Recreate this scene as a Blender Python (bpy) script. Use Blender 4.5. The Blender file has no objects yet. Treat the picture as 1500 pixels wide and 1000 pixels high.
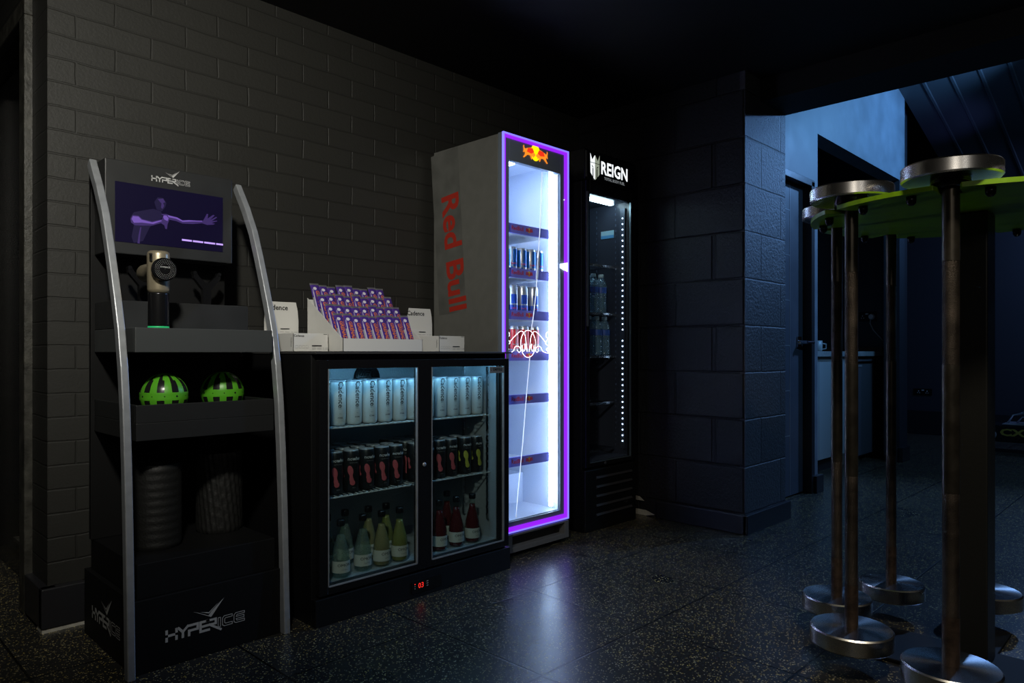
import bpy, math, random
from mathutils import Vector, Matrix
from mathutils.geometry import tessellate_polygon
random.seed(7)
PI = math.pi
SC = bpy.context.scene
COL = SC.collection

# ------------------------------------------------------------------ camera, world, lights, exposure
cd = bpy.data.cameras.new('camera')
cam = bpy.data.objects.new('camera', cd); COL.objects.link(cam)
cam.location = (0, 0, .90)
cam.rotation_euler = (PI/2, 0, math.radians(44.27-90))
cd.sensor_width = 36; cd.lens = 24.98; cd.shift_y = 16/1500; cd.clip_start = .05
SC.camera = cam
w = bpy.data.worlds.new('world'); SC.world = w; w.use_nodes = True
bg = w.node_tree.nodes['Background']; bg.inputs[0].default_value = (.9, .95, 1, 1); bg.inputs[1].default_value = .0035
vs = SC.view_settings
vs.view_transform = 'Standard'; vs.look = 'None'; vs.gamma = 1; vs.exposure = 0; vs.use_curve_mapping = False
SC.cycles.use_denoising = True; SC.cycles.denoising_prefilter = 'NONE'
SC.cycles.max_bounces = 8; SC.cycles.transparent_max_bounces = 24
SC.cycles.sample_clamp_indirect = 3; SC.cycles.blur_glossy = .5
SC.cycles.caustics_reflective = False; SC.cycles.caustics_refractive = False

def spot(name, loc, target, power, color, angle, blend=.6, size=.05):
    l = bpy.data.lights.new(name, 'SPOT'); l.energy = power; l.color = color
    l.spot_size = math.radians(angle); l.spot_blend = blend; l.shadow_soft_size = size
    o = bpy.data.objects.new(name, l); COL.objects.link(o); o.location = loc
    o.rotation_euler = (Vector(target)-Vector(loc)).to_track_quat('-Z', 'Y').to_euler()
    return o
def area(name, loc, target, power, color, sx, sy):
    l = bpy.data.lights.new(name, 'AREA'); l.energy = power; l.color = color
    l.shape = 'RECTANGLE'; l.size = sx; l.size_y = sy
    o = bpy.data.objects.new(name, l); COL.objects.link(o); o.location = loc
    o.rotation_euler = (Vector(target)-Vector(loc)).to_track_quat('-Z', 'Y').to_euler()
    return o
# dim neutral downlight of the front room (ceiling, behind the camera's left shoulder)
spot('room_downlight', (.02, .50, 2.2), (1.12, 2.6, 1.42), 150, (1, .97, .86), 76, 1.0, .08)
spot('rack_downlight', (1.35, .0, 2.25), (2.32, .52, .75), 42, (1, .90, .72), 66, .8, .10)
area('kitchen_blue_light', (5.0, -.7, 2.9), (5.7, 2.1, .8), 14, (.22, .55, 1), .5, .15)
# unseen area lights added behind the camera for streaks on the steel weights
area('steel_highlight_wide', (-1.3, -.9, 2.05), (2.2, .6, 1.3), 2.4, (1, .93, .82), .5, .3)
area('steel_highlight_strip', (-.5, -1.9, 2.05), (2.2, .6, 1.3), 1.0, (1, .95, .88), .12, .4)
# blue lamps of the gym beyond the beam
spot('gym_blue_wall_light', (6.2, .60, 2.80), (5.75, 1.8, 2.6), 120, (.16, .46, 1), 120, .8, .05)
spot('gym_blue_ceiling_wash', (6.9, .9, 2.0), (6.95, 1.72, 2.95), 9, (.22, .32, 1), 48, .9, .05)
spot('gym_blue_floor_light', (6.5, .45, 2.85), (3.6, .95, .3), 170, (.22, .45, 1), 74, .8, .06)
area('gym_blue_ceiling_light', (7.9, .2, 2.5), (8.7, .9, 1.3), 11, (.25, .42, 1), .6, .2)

# ------------------------------------------------------------------ mesh helpers
class MB:
    def __init__(s): s.v = []; s.f = []; s.m = []; s.sm = []; s.mi = 0; s.smooth = False
    def add(s, vs_, fs, mi=None, smooth=None):
        b = len(s.v); s.v += [tuple(v) for v in vs_]
        for f in fs:
            s.f.append([b+i for i in f]); s.m.append(s.mi if mi is None else mi); s.sm.append(s.smooth if smooth is None else smooth)
        return s
    def box(s, x0, x1, y0, y1, z0, z1, mi=None):
        V = [(x0,y0,z0),(x1,y0,z0),(x1,y1,z0),(x0,y1,z0),(x0,y0,z1),(x1,y0,z1),(x1,y1,z1),(x0,y1,z1)]
        return s.add(V, [(3,2,1,0),(4,5,6,7),(0,1,5,4),(1,2,6,5),(2,3,7,6),(3,0,4,7)], mi, False)
    def cyl(s, p0, p1, r0, r1=None, n=20, mi=None, cap=True):
        r1 = r0 if r1 is None else r1
        p0, p1 = Vector(p0), Vector(p1); d = (p1-p0).normalized()
        a = d.orthogonal().normalized(); b = d.cross(a)
        V = []
        for p, r in ((p0, r0), (p1, r1)):
            for i in range(n):
                t = 2*PI*i/n; V.append(p+(a*math.cos(t)+b*math.sin(t))*r)
        s.add(V, [(i, (i+1) % n, n+(i+1) % n, n+i) for i in range(n)], mi, True)
        if cap:
            s.add(V[:n], [tuple(reversed(range(n)))], mi, False); s.add(V[n:], [tuple(range(n))], mi, False)
        return s
    def lathe(s, prof, c=(0,0,0), n=32, axis='Z', mi=None, sharp=False, mis=None):
        # prof: (radius, height) from bottom to top
        c = Vector(c)
        def P(r, h, t):
            x, y = r*math.cos(t), r*math.sin(t)
            return c+(Vector((x, y, h)) if axis == 'Z' else Vector((x, h, y)) if axis == 'Y' else Vector((h, x, y)))
        if sharp:
            for k in range(len(prof)-1):
                s.lathe(prof[k:k+2], c, n, axis, mis[k] if mis else mi)
            return s
        V = []; F = []; idx = []
        for r, h in prof:
            if r < 1e-6: idx.append([len(V)]*n); V.append(P(0, h, 0))
            else:
                idx.append(list(range(len(V), len(V)+n))); V += [P(r, h, 2*PI*i/n) for i in range(n)]
        for k in range(len(prof)-1):
            for i in range(n):
                j = (i+1) % n; q = [idx[k][i], idx[k][j], idx[k+1][j], idx[k+1][i]]
                u = []
                for e in q:
                    if e not in u: u.append(e)
                if len(u) > 2: F.append(u if axis != 'Y' else u[::-1])
        return s.add(V, F, mi, True)
    def tube(s, pts, r, n=8, mi=None, closed=False):
        pts = [Vector(p) for p in pts]; N = len(pts); V = []; F = []
        prev = None
        for i, p in enumerate(pts):
            if closed: t = (pts[(i+1) % N]-pts[i-1]).normalized()
            else: t = (pts[min(i+1, N-1)]-pts[max(i-1, 0)]).normalized()
            a = t.orthogonal().normalized() if prev is None else (prev-t*prev.dot(t)).normalized()
            prev = a; b = t.cross(a)
            V += [p+(a*math.cos(2*PI*k/n)+b*math.sin(2*PI*k/n))*r for k in range(n)]
        for i in range(N if closed else N-1):
            j = (i+1) % N
            for k in range(n): F.append((i*n+k, i*n+(k+1) % n, j*n+(k+1) % n, j*n+k))
        if not closed: F.append(tuple(reversed(range(n)))); F.append(tuple(range((N-1)*n, N*n)))
        return s.add(V, F, mi, True)
    def poly(s, pts2, fr, depth=0, lift=0, mi=None):
        """flat shape pts2 on frame fr=(origin,right,up), optional thickness outwards"""
        o, r, u = [Vector(a) for a in fr]; nrm = r.cross(u).normalized()
        P = [o+r*a+u*b for a, b in pts2]
        tr = tessellate_polygon([[Vector((a, b, 0)) for a, b in pts2]])
        ar = sum(pts2[i][0]*pts2[(i+1) % len(pts2)][1]-pts2[(i+1) % len(pts2)][0]*pts2[i][1] for i in range(len(pts2)))
        def orient(t):
            A, B, C = [pts2[i] for i in t]
            return t if (B[0]-A[0])*(C[1]-A[1])-(B[1]-A[1])*(C[0]-A[0]) > 0 else t[::-1]
        tr = [orient(tuple(t)) for t in tr]; n = len(P)
        s.add([p+nrm*(lift+depth) for p in P], tr, mi, False)
        if depth:
            s.add([p+nrm*lift for p in P], [t[::-1] for t in tr], mi, False)
            side = [(i, (i+1) % n, n+(i+1) % n, n+i) for i in range(n)]
            if ar < 0: side = [q[::-1] for q in side]
            s.add([p+nrm*lift for p in P]+[p+nrm*(lift+depth) for p in P], side, mi, False)
        return s
    def stroke(s, pts2, wd, fr, lift=.0006, closed=False, mi=None):
        L = list(pts2)+([pts2[0]] if closed else [])
        for k, (a, b) in enumerate(zip(L, L[1:])):
            dx, dy = b[0]-a[0], b[1]-a[1]; l = math.hypot(dx, dy)
            if l < 1e-9: continue
            ex, ey = dx/l*wd/2, dy/l*wd/2; nx, ny = -ey, ex
            s.poly([(a[0]-ex-nx, a[1]-ey-ny), (b[0]+ex-nx, b[1]+ey-ny), (b[0]+ex+nx, b[1]+ey+ny), (a[0]-ex+nx, a[1]-ey+ny)], fr, 0, lift+.00003*(k % 3), mi)
        return s
    def text(s, body, size, fr=None, bold=0, lift=.0006, align='CENTER', mi=None, fmap=None, sx=1.0, res=2):
        V, F = text_mesh(body, bold, align, res)
        if fmap: P = [fmap(a*size*sx, b*size) for a, b in V]
        else:
            o, r, u = [Vector(a) for a in fr]; nrm = r.cross(u).normalized()
            P = [o+r*(a*size*sx)+u*(b*size)+nrm*lift for a, b in V]
        return s.add(P, F, mi, False)
    def xf(s, M):
        s.v = [tuple(M @ Vector(v)) for v in s.v]; return s
    def build(s, name, mats, parent=None, bevel=0, seg=2, kind=None, label=None):
        me = bpy.data.meshes.new(name)
        off = Vector((0, 0, 0)); q = parent
        while q is not None: off += Vector(q.location); q = q.parent
        me.from_pydata([tuple(Vector(v)-off) for v in s.v], [], s.f)
        if not isinstance(mats, (list, tuple)): mats = [mats]
        for m in mats: me.materials.append(m)
        me.polygons.foreach_set('material_index', [min(i, len(mats)-1) for i in s.m])
        me.polygons.foreach_set('use_smooth', s.sm)
        me.update()
        o = bpy.data.objects.new(name, me); COL.objects.link(o); o.parent = parent
        if bevel:
            b = o.modifiers.new('edge', 'BEVEL'); b.width = bevel; b.segments = seg; b.limit_method = 'ANGLE'; b.harden_normals = False
        if kind: o['kind'] = kind
        if label: o['label'] = label
        return o
_tc = {}
def text_mesh(body, bold, align, res=2):
    k = (body, bold, align, res)
    if k not in _tc:
        c = bpy.data.curves.new('lettering', 'FONT'); c.body = body; c.size = 1; c.align_x = align; c.align_y = 'CENTER'
        c.offset = bold; c.resolution_u = res; c.fill_mode = 'FRONT' if hasattr(c, 'fill_mode') else c.fill_mode
        o = bpy.data.objects.new('lettering', c); me = o.to_mesh()
        V = [(v.co.x, v.co.y) for v in me.vertices]; F = [tuple(p.vertices) for p in me.polygons]
        G = []
        for f in F:
            a = sum(V[f[i]][0]*V[f[(i+1) % len(f)]][1]-V[f[(i+1) % len(f)]][0]*V[f[i]][1] for i in range(len(f)))
            G.append(f if a > 0 else f[::-1])
        o.to_mesh_clear(); bpy.data.objects.remove(o); bpy.data.curves.remove(c)
        _tc[k] = (V, G)
    return _tc[k]
def tag(o, label, cat, group=None, kind=None):
    o['label'] = label; o['category'] = cat
    if group: o['group'] = group
    if kind: o['kind'] = kind
    return o
def thing(name, label, cat, loc=(0,0,0), group=None):
    o = bpy.data.objects.new(name, None); COL.objects.link(o); o.location = loc; o.empty_display_size = .05
    return tag(o, label, cat, group)
def copy_tree(o, parent=None):
    c = o.copy(); COL.objects.link(c); c.parent = parent
    for ch in list(o.children): copy_tree(ch, c)
    return c
ORD = ['first','second','third','fourth','fifth','sixth','seventh','eighth','ninth','tenth','eleventh','twelfth','thirteenth','fourteenth']
def struct(name, mb, m, parent=None, bevel=0): return mb.build(name, m, parent, bevel, kind='structure')

# ------------------------------------------------------------------ materials
def mat(name, col=(.5,.5,.5), rough=.5, metal=0, emit=None, es=1, spec=.5, noise=0, nscale=20, bump=0, bscale=60, coat=0, aniso=0, alpha_t=None):
    m = bpy.data.materials.new(name); m.use_nodes = True; nt = m.node_tree; N = nt.nodes; L = nt.links
    p = N['Principled BSDF']; p.inputs['Base Color'].default_value = (*col, 1)
    p.inputs['Roughness'].default_value = rough; p.inputs['Metallic'].default_value = metal
    p.inputs['Specular IOR Level'].default_value = spec; p.inputs['Coat Weight'].default_value = coat
    if emit: p.inputs['Emission Color'].default_value = (*emit, 1); p.inputs['Emission Strength'].default_value = es
    tc = N.new('ShaderNodeTexCoord')
    if noise or bump:
        nz = N.new('ShaderNodeTexNoise'); nz.inputs['Scale'].default_value = nscale; nz.inputs['Detail'].default_value = 5
        L.new(tc.outputs['Object'], nz.inputs['Vector'])
    if noise:
        mr = N.new('ShaderNodeMapRange'); mr.inputs[1].default_value = .3; mr.inputs[2].default_value = .7
        mr.inputs[3].default_value = 1-noise; mr.inputs[4].default_value = 1+noise
        L.new(nz.outputs['Fac'], mr.inputs[0])
        mx = N.new('ShaderNodeVectorMath'); mx.operation = 'SCALE'; mx.inputs[0].default_value = col
        L.new(mr.outputs[0], mx.inputs['Scale']); L.new(mx.outputs[0], p.inputs['Base Color'])
        mr2 = N.new('ShaderNodeMapRange'); mr2.inputs[3].default_value = max(.02, rough-.08); mr2.inputs[4].default_value = rough+.08
        L.new(nz.outputs['Fac'], mr2.inputs[0]); L.new(mr2.outputs[0], p.inputs['Roughness'])
    if bump:
        n2 = N.new('ShaderNodeTexNoise'); n2.inputs['Scale'].default_value = bscale; n2.inputs['Detail'].default_value = 6
        L.new(tc.outputs['Object'], n2.inputs['Vector'])
        b = N.new('ShaderNodeBump'); b.inputs['Strength'].default_value = bump; b.inputs['Distance'].default_value = .004
        L.new(n2.outputs['Fac'], b.inputs['Height']); L.new(b.outputs[0], p.inputs['Normal'])
    if aniso:
        p.inputs['Anisotropic'].default_value = aniso
        t = N.new('ShaderNodeTangent'); t.direction_type = 'RADIAL'; t.axis = 'Z'; L.new(t.outputs[0], p.inputs['Tangent'])
    return m
def glass(name, tint=(1,1,1), refl=.06, rough=.0):
    m = bpy.data.materials.new(name); m.use_nodes = True; nt = m.node_tree; N = nt.nodes; L = nt.links
    N.remove(N['Principled BSDF']); out = N['Material Output']
    t = N.new('ShaderNodeBsdfTransparent'); t.inputs[0].default_value = (*tint, 1)
    g = N.new('ShaderNodeBsdfGlossy'); g.inputs['Roughness'].default_value = rough
    f = N.new('ShaderNodeFresnel'); f.inputs[0].default_value = 1.45
    ge = N.new('ShaderNodeNewGeometry'); iv = N.new('ShaderNodeMath'); iv.operation = 'SUBTRACT'; iv.inputs[0].default_value = 1; L.new(ge.outputs['Backfacing'], iv.inputs[1])
    fm = N.new('ShaderNodeMath'); fm.operation = 'MULTIPLY'; L.new(f.outputs[0], fm.inputs[0]); L.new(iv.outputs[0], fm.inputs[1])
    mx = N.new('ShaderNodeMixShader'); L.new(fm.outputs[0], mx.inputs[0]); L.new(t.outputs[0], mx.inputs[1]); L.new(g.outputs[0], mx.inputs[2])
    L.new(mx.outputs[0], out.inputs[0]); return m
def brick_mat(name, axes, bw, bh, mortar, col, bump, off=(0,0), rough=.55, grit=.35, gscale=90, var=.25, freq=.5):
    m = mat(name, col, rough); nt = m.node_tree; N = nt.nodes; L = nt.links; p = N['Principled BSDF']
    tc = N.new('ShaderNodeTexCoord'); sp = N.new('ShaderNodeSeparateXYZ'); cb = N.new('ShaderNodeCombineXYZ')
    L.new(tc.outputs['Object'], sp.inputs[0])
    for i, a in enumerate(axes):
        ad = N.new('ShaderNodeMath'); ad.operation = 'ADD'; ad.inputs[1].default_value = off[i]
        L.new(sp.outputs[a], ad.inputs[0]); L.new(ad.outputs[0], cb.inputs[i])
    # wobble the joints a little
    nw = N.new('ShaderNodeTexNoise'); nw.inputs['Scale'].default_value = 9; L.new(tc.outputs['Object'], nw.inputs['Vector'])
    sc = N.new('ShaderNodeVectorMath'); sc.operation = 'SCALE'; sc.inputs['Scale'].default_value = .008
    sb = N.new('ShaderNodeVectorMath'); sb.operation = 'SUBTRACT'; sb.inputs[1].default_value = (.5,.5,.5)
    L.new(nw.outputs['Color'], sb.inputs[0]); L.new(sb.outputs[0], sc.inputs[0])
    av = N.new('ShaderNodeVectorMath'); L.new(cb.outputs[0], av.inputs[0]); L.new(sc.outputs[0], av.inputs[1])
    br = N.new('ShaderNodeTexBrick'); br.inputs['Scale'].default_value = 1
    br.inputs['Brick Width'].default_value = bw; br.inputs['Row Height'].default_value = bh
    br.inputs['Mortar Size'].default_value = mortar; br.inputs['Mortar Smooth'].default_value = .6
    br.offset = freq
    c = Vector(col)
    br.inputs['Color1'].default_value = (*(c*(1-var)), 1); br.inputs['Color2'].default_value = (*(c*(1+var)), 1)
    br.inputs['Mortar'].default_value = (*(c*.75), 1)
    L.new(av.outputs[0], br.inputs['Vector']); L.new(br.outputs['Color'], p.inputs['Base Color'])
    n2 = N.new('ShaderNodeTexNoise'); n2.inputs['Scale'].default_value = gscale; n2.inputs['Detail'].default_value = 8; n2.inputs['Roughness'].default_value = .65
    L.new(tc.outputs['Object'], n2.inputs['Vector'])
    n3 = N.new('ShaderNodeTexNoise'); n3.inputs['Scale'].default_value = 7; L.new(tc.outputs['Object'], n3.inputs['Vector'])
    inv = N.new('ShaderNodeMath'); inv.operation = 'SUBTRACT'; inv.inputs[0].default_value = 1; L.new(br.outputs['Fac'], inv.inputs[1])
    ma = N.new('ShaderNodeMath'); ma.operation = 'MULTIPLY_ADD'; ma.inputs[1].default_value = grit
    L.new(n2.outputs['Fac'], ma.inputs[0]); L.new(inv.outputs[0], ma.inputs[2])
    mb = N.new('ShaderNodeMath'); mb.operation = 'MULTIPLY_ADD'; mb.inputs[1].default_value = .5
    L.new(n3.outputs['Fac'], mb.inputs[0]); L.new(ma.outputs[0], mb.inputs[2])
    b = N.new('ShaderNodeBump'); b.inputs['Strength'].default_value = bump; b.inputs['Distance'].default_value = .006
    L.new(mb.outputs[0], b.inputs['Height']); L.new(b.outputs[0], p.inputs['Normal'])
    return m

BRICK_X = brick_mat('painted_brick', (0, 2), .237, .0785, .004, (.024,.0235,.0205), .48, (.03, .02), .55, var=.06)
BRICK_Y = brick_mat('painted_brick_return', (1, 2), .237, .0785, .004, (.024,.0235,.0205), .4, (.1, .02), .55, var=.06)
BLOCK_Y = brick_mat('painted_block_shaded', (1, 2), .47, .2345, .006, (.017,.017,.020), .9, (.33, .138), .5, .9, 70, .12)
BLOCK_X = brick_mat('painted_block_lit', (0, 2), .47, .2345, .006, (.075,.077,.085), .9, (.02, .138), .45, 1.1, 70, .12)  # same blocks as the side; light and shade put into the two colours
DARKPAINT = mat('black_wall_paint', (.012,.013,.016), .5, bump=.1, bscale=40)
BLUEWALL = mat('dark_gloss_wall_paint', (.16,.18,.21), .55, noise=.18, nscale=6)
CEIL = mat('black_ceiling_paint', (.008,.0075,.0085), .6, bump=.15, bscale=50)
SKIRT = mat('black_gloss_skirting', (.022,.022,.026), .35, bump=.15, bscale=30)
PLASTER = mat('bare_plaster', (.55,.53,.47), .8, noise=.2, nscale=30)
WORN = mat('worn_black_frame_wood', (.05,.048,.04), .45, noise=.5, nscale=25, bump=.4, bscale=80)
BLACK = mat('black_powder_coat', (.006,.006,.0065), .42, bump=.08, bscale=300)
BLACKG = mat('gloss_black_plastic', (.008,.008,.009), .22)
SATIN = mat('charcoal_satin_laminate', (.024,.025,.026), .45, noise=.08, nscale=12)
VINYL = mat('matte_black_panel', (.0045,.0045,.0048), .6, spec=.25)
ALU = mat('brushed_aluminium', (.44,.46,.49), .36, metal=.45, noise=.08, nscale=40)
STEEL = mat('machined_steel', (.72,.70,.67), .23, metal=1, aniso=.8)
CHROME = mat('chrome', (.75,.75,.77), .12, metal=1)
GREYPRINT = mat('grey_print', (.5,.5,.49), .5)
WHITEPRINT = mat('pale_print', (.75,.75,.75), .5)
CARD = mat('white_card', (.78,.77,.74), .6)
CARDG = mat('white_card_shaded_print', (.45,.45,.44), .6)
INK = mat('black_ink', (.02,.02,.02), .5)
GLASS = glass('clear_glass'); GLASSD = glass('tinted_glass', (.82,.88,.88))

# floor: speckled rubber tiles
def floor_mat():
    m = mat('speckled_rubber_floor', (.02,.021,.022), .38); nt = m.node_tree; N = nt.nodes; L = nt.links; p = N['Principled BSDF']
    tc = N.new('ShaderNodeTexCoord')
    def flecks(scale, thr, seed):
        mp = N.new('ShaderNodeMapping'); mp.inputs['Location'].default_value = (seed, seed*.7, 0); L.new(tc.outputs['Object'], mp.inputs[0])
        nz = N.new('ShaderNodeTexNoise'); nz.inputs['Scale'].default_value = 60; L.new(mp.outputs[0], nz.inputs['Vector'])
        ml = N.new('ShaderNodeVectorMath'); ml.operation = 'SCALE'; ml.inputs['Scale'].default_value = .012; L.new(nz.outputs['Color'], ml.inputs[0])
        ad = N.new('ShaderNodeVectorMath'); L.new(mp.outputs[0], ad.inputs[0]); L.new(ml.outputs[0], ad.inputs[1])
        vo = N.new('ShaderNodeTexVoronoi'); vo.inputs['Scale'].default_value = scale; vo.voronoi_dimensions = '2D'; L.new(ad.outputs[0], vo.inputs['Vector'])
        sp = N.new('ShaderNodeSeparateColor'); L.new(vo.outputs['Color'], sp.inputs[0])
        a = N.new('ShaderNodeMath'); a.operation = 'GREATER_THAN'; a.inputs[1].default_value = thr; L.new(sp.outputs[0], a.inputs[0])
        d = N.new('ShaderNodeMath'); d.operation = 'LESS_THAN'; d.inputs[1].default_value = .38; L.new(vo.outputs['Distance'], d.inputs[0])
        mu = N.new('ShaderNodeMath'); mu.operation = 'MULTIPLY'; L.new(a.outputs[0], mu.inputs[0]); L.new(d.outputs[0], mu.inputs[1])
        return mu, sp
    f1, s1 = flecks(230, .885, 0); f2, s2 = flecks(150, .945, 3.3)
    fm = N.new('ShaderNodeMath'); fm.operation = 'MAXIMUM'; L.new(f1.outputs[0], fm.inputs[0]); L.new(f2.outputs[0], fm.inputs[1])
    fc = N.new('ShaderNodeMix'); fc.data_type = 'RGBA'; fc.inputs['A'].default_value = (.70,.52,.11,1); fc.inputs['B'].default_value = (.55,.52,.36,1)
    L.new(s1.outputs[1], fc.inputs['Factor'])
    # joints every half metre
    sep = N.new('ShaderNodeSeparateXYZ'); L.new(tc.outputs['Object'], sep.inputs[0])
    def joint(k, off):
        a = N.new('ShaderNodeMath'); a.operation = 'ADD'; a.inputs[1].default_value = -off+50; L.new(sep.outputs[k], a.inputs[0])
        pp = N.new('ShaderNodeMath'); pp.operation = 'PINGPONG'; pp.inputs[1].default_value = .25; L.new(a.outputs[0], pp.inputs[0])
        l = N.new('ShaderNodeMapRange'); l.inputs[1].default_value = .0022; l.inputs[2].default_value = .0042; l.inputs[3].default_value = 1; l.inputs[4].default_value = 0
        L.new(pp.outputs[0], l.inputs[0]); return l
    j1, j2 = joint(0, .475), joint(1, .32)
    jm = N.new('ShaderNodeMath'); jm.operation = 'MAXIMUM'; L.new(j1.outputs[0], jm.inputs[0]); L.new(j2.outputs[0], jm.inputs[1])
    big = N.new('ShaderNodeTexNoise'); big.inputs['Scale'].default_value = 2.2; big.inputs['Detail'].default_value = 3; L.new(tc.outputs['Object'], big.inputs['Vector'])
    base = N.new('ShaderNodeMix'); base.data_type = 'RGBA'; base.inputs['A'].default_value = (.028,.028,.027,1); base.inputs['B'].default_value = (.042,.041,.038,1)
    L.new(big.outputs['Fac'], base.inputs['Factor'])
    m1 = N.new('ShaderNodeMix'); m1.data_type = 'RGBA'; L.new(fm.outputs[0], m1.inputs['Factor']); L.new(base.outputs['Result'], m1.inputs['A']); L.new(fc.outputs['Result'], m1.inputs['B'])
    m2 = N.new('ShaderNodeMix'); m2.data_type = 'RGBA'; L.new(jm.outputs[0], m2.inputs['Factor']); L.new(m1.outputs['Result'], m2.inputs['A']); m2.inputs['B'].default_value = (.002,.002,.002,1)
    L.new(m2.outputs['Result'], p.inputs['Base Color'])
    rr = N.new('ShaderNodeMapRange'); rr.inputs[3].default_value = .24; rr.inputs[4].default_value = .35; L.new(big.outputs['Fac'], rr.inputs[0]); L.new(rr.outputs[0], p.inputs['Roughness'])
    nb = N.new('ShaderNodeTexNoise'); nb.inputs['Scale'].default_value = 260; nb.inputs['Detail'].default_value = 4; L.new(tc.outputs['Object'], nb.inputs['Vector'])
    hb = N.new('ShaderNodeMath'); hb.operation = 'MULTIPLY_ADD'; hb.inputs[1].default_value = -4; L.new(jm.outputs[0], hb.inputs[0]); L.new(nb.outputs['Fac'], hb.inputs[2])
    b = N.new('ShaderNodeBump'); b.inputs['Strength'].default_value = .22; b.inputs['Distance'].default_value = .0010; L.new(hb.outputs[0], b.inputs['Height']); L.new(b.outputs[0], p.inputs['Normal'])
    return m
FLOOR = floor_mat()

# ------------------------------------------------------------------ room shell
struct('floor', MB().box(-2.5, 9.2, -3.5, 5.2, -.1, 0), FLOOR)
struct('ceiling', MB().box(-2.5, 3.6, -3.5, 5.2, 2.30, 2.42), CEIL)
struct('wall_back', MB().box(.60, 3.46, 2.69, 2.95, 0, 2.30), BRICK_X)
wl = MB().box(.60, .86, 2.951, 2.99, 0, 2.30).box(.60, .86, 2.99, 4.0, 2.06, 2.30).box(.60, .86, 4.0, 5.1, 0, 2.30)
struct('wall_left', wl, BRICK_Y)
# the brick pillar's return beside the door frame
struct('wall_corner', MB().box(.599, .64, 2.691, 2.90, 0, 2.30), BRICK_Y)
fr = MB().box(.575, .605, 2.89, 2.965, 0, 2.06).box(.575, .605, 3.93, 4.0, 0, 2.06).box(.575, .605, 2.89, 4.0, 2.06, 2.12)
dl = struct('door_1', MB().box(.66, .70, 2.99, 3.93, 0, 2.05), BLACKG, bevel=.003)
struct('door_frame', fr, WORN, dl, .004)
struct('door_moulding', MB().box(.64, .66, 3.03, 3.045, .15, 1.9).box(.64, .66, 3.12, 3.13, .15, 1.9).box(.64, .66, 3.12, 3.4, .15, .165), WORN, dl)
MB().cyl((.63, 3.09, 1.0), (.66, 3.09, 1.0), .011).cyl((.625, 3.085, 1.0), (.625, 3.2, 1.0), .009).build('door_handle', CHROME, dl)
struct('baseboard_left', MB().box(.575, .62, 2.66, 2.89, .012, .142).box(.575, .70, 2.655, 2.69, .012, .142), SKIRT, bevel=.004)
struct('trim_1', MB().box(.577, .72, 2.659, 2.72, 0, .0125), PLASTER)
struct('baseboard_back', MB().box(.70, 3.31, 2.668, 2.69, 0, .10), SKIRT, bevel=.003)
# block pier
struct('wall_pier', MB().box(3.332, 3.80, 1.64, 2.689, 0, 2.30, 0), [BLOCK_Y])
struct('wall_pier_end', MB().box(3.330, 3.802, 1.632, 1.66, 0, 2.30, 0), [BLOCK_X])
# projecting quoin blocks on the side of the pier
q = MB()
for k in range(10):
    z0 = -.138+.2345*k+.006; z1 = z0+.2235
    y1 = 2.03 if k % 2 else 1.80
    q.box(3.322, 3.334, 1.64, y1, max(z0, .0), min(z1, 2.29))
    if not k % 2: q.box(3.325, 3.334, 1.812, 1.90, max(z0, 0), min(z1, 2.29))
struct('trim_2', q, BLOCK_Y, bevel=.003)
struct('baseboard_pier', MB().box(3.305, 3.325, 1.612, 2.13, 0, .095).box(3.305, 3.822, 1.608, 1.633, 0, .095).box(3.80, 3.822, 1.63, 1.80, 0, .095), SKIRT, bevel=.004)
pq = MB().poly([(0,0),(.30,0),(.36,.012),(.30,.03),(.10,.03),(.10,.075),(.29,.08),(.26,.10),(0,.118)], ((3.3245, 2.51, .001), (0,-1,0), (0,0,1)), .004)
struct('trim_3', pq, PLASTER)
# beam / bulkhead between the room and the gym
struct('trim_4', MB().box(3.50, 3.80, -3.4, 1.632, 2.186, 2.30).box(3.60, 3.80, -3.4, 5.0, 2.30, 3.85), CEIL)
# gym side
hd = MB().box(3.80, 3.90, 1.80, 1.92, 0, 3.85).box(4.60, 4.69, 1.80, 1.92, 0, 3.85).box(3.90, 4.60, 1.80, 1.92, 1.99, 3.85).box(4.69, 6.56, 1.80, 1.92, 2.32, 3.85)
struct('wall_gym', hd, BLUEWALL)
struct('wall_recess_left', MB().box(4.57, 4.69, 1.921, 2.65, 0, 2.32), DARKPAINT)
struct('wall_recess_right', MB().box(6.42, 6.559, 1.80, 1.92, 0, 2.32).box(6.75, 6.85, 1.92, 2.75, 0, 3.2).box(6.559, 6.85, 1.86, 1.92, 0, 3.2), mat('black_kitchen_wall_paint', (.03,.033,.04), .45))
struct('wall_recess_back', MB().box(4.57, 6.749, 2.65, 2.75, 0, 3.2), DARKPAINT)
struct('baseboard_recess', MB().box(6.35, 6.42, 1.80, 1.84, 0, .12).box(6.38, 6.58, 1.765, 1.80, 0, .12), SKIRT, bevel=.003)
struct('baseboard_gym', MB().box(4.60, 4.715, 1.77, 1.80, 0, .11).box(4.69, 4.715, 1.80, 1.95, 0, .11), SKIRT, bevel=.003)
d2 = MB().box(3.93, 4.57, 1.845, 1.89, .01, 1.955)
D2 = struct('door_2', d2, mat('dark_blue_grey_door', (.075,.08,.10), .4, noise=.06, nscale=8), bevel=.002)
gz = MB()
for z in (.38, .66, .94, 1.22, 1.50, 1.78): gz.box(3.94, 4.36, 1.8435, 1.846, z, z+.005)
gz.box(4.36, 4.365, 1.8435, 1.846, .02, 1.95)
struct('door_groove', gz, mat('pale_groove_inlay', (.45,.47,.5), .3, metal=.6), D2)
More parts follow.
